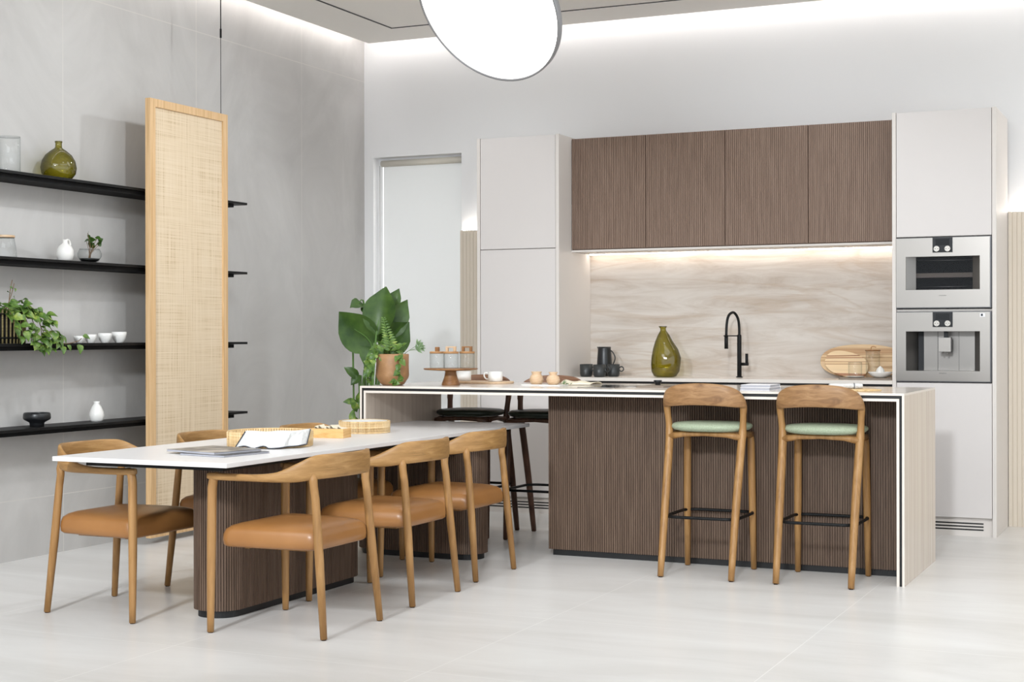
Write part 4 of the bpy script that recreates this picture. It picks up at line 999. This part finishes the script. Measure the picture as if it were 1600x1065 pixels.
MB().tube(smoothpts(arc, 5), .0095, 12).build('hose', 'black_metal', t)
MB().tube([(-.066, -.102, .302), (-.066, -.102, .205)], [.0135, .0135], 20).build('spray_head', 'black_metal', t)
MB().tube([(0, 0, .297), (-.066, -.102, .297)], .004, 8).ring([(-.066 + .017 * math.cos(2 * PI * k / 16), -.102 + .017 * math.sin(2 * PI * k / 16), .297) for k in range(16)], .004, 6).build('holder', 'black_metal', t)
MB().tube([(.012, 0, .095), (.066, -.004, .095)], .011, 14).tube([(.055, -.003, .088), (.055, -.003, .170)], .0105, 14).build('lever', 'black_metal', t)
# boards leaning against the backsplash
def oval_board(cx, y, zc, rx, rz, th, lean, label, m, ang=0):
    o = MB(); n_ = 56
    pts = []
    for k in range(n_):
        a = 2 * PI * k / n_; ca, sa = math.cos(a), math.sin(a)
        x, zz = rx * math.copysign(abs(ca) ** .85, ca), rz * math.copysign(abs(sa) ** .85, sa)
        pts.append((x * math.cos(ang) - zz * math.sin(ang), x * math.sin(ang) + zz * math.cos(ang)))
    zmin = min(p[1] for p in pts)
    vs = [(x, -th / 2, zz) for x, zz in pts] + [(x, th / 2, zz) for x, zz in pts]
    o.add(vs, [(k, (k + 1) % n_, n_ + (k + 1) % n_, n_ + k) for k in range(n_)] + [tuple(range(n_))[::-1], tuple(range(n_, 2 * n_))], 0)
    ob = o.build('chopping_board', m, None, bevel=.003)
    ob.rotation_euler.x = -lean
    ob.location = (cx, y, Z - zmin * math.cos(lean) + th / 2 * math.sin(lean) + .0005)
    return tag(ob, label, 'board')
oval_board(-2.145, 10.595, 0, .295, .118, .018, math.radians(10), 'large oval wooden board leaning on the backsplash by the right tower', 'board_wood')
oval_board(-2.245, 10.545, 0, .155, .088, .018, math.radians(13), 'smaller striped wooden board leaning in front of the large oval board', 'board_wood_light', math.radians(-14))
solo(MB().prism(rrect(-2.235, -1.870, 10.22, 10.44, .02, 4), Z, Z + .012), 'serving_slab', 'slate', 'brown-grey slab under the white dish and squeezer', 'tray', (-2.05, 10.33, Z), bevel=.002)
lathe_obj('saucer', [(.0001, 0), (.035, 0), (.062, .006), (.064, .009), (.035, .004), (.0001, .004)], 'ceramic_white', 'flat white saucer under the glass tumbler', 'saucer', (-2.135, 10.30, Z + .0122), seg=36)
lathe_obj('tumbler', gshell([(.044, 0), (.046, .004), (.046, .098)], .0025), 'clear_glass', 'clear glass tumbler on the white saucer before the boards', 'glass', (-2.135, 10.30, Z + .0168), seg=36)
t = thing('glass_jar', 'tall glass jar with small wooden lid in front of the oval board', 'jar', (-2.035, 10.40, Z + .0122), world=False)
MB().lathe(gshell([(.044, 0), (.047, .004), (.047, .178)], .0025), 36).build('body', 'clear_glass', t)
l_ = MB().lathe([(.0001, .179), (.051, .179), (.051, .187), (.0001, .188)], 36).build('lid', 'dark_turned_wood', t)
MB().tube(smoothpts([(-.012, 0, .188), (-.010, 0, .206), (.008, 0, .210), (.022, 0, .204)], 4), .0035, 8).build('handle', 'bowl_wood', l_)
t = thing('citrus_squeezer', 'white ceramic citrus squeezer bowl with a ribbed dome on the slab', 'squeezer', (-1.960, 10.27, Z + .0122), world=False)
MB().lathe([(.0001, 0), (.032, 0), (.060, .014), (.080, .034), (.082, .040), (.078, .040), (.056, .020), (.030, .008), (.0001, .008)], 40).build('dish', 'ceramic_white', t)
mb = MB(); seg = 40; prof = [(.028, .006), (.030, .030), (.027, .050), (.018, .066), (.006, .076), (.0005, .080)]
mb.lathe(prof, seg, warp=lambda x, y, zz: (x * (1 + .05 * math.cos(10 * math.atan2(y, x))), y * (1 + .05 * math.cos(10 * math.atan2(y, x))), zz)); mb.build('dome', 'ceramic_white', t)
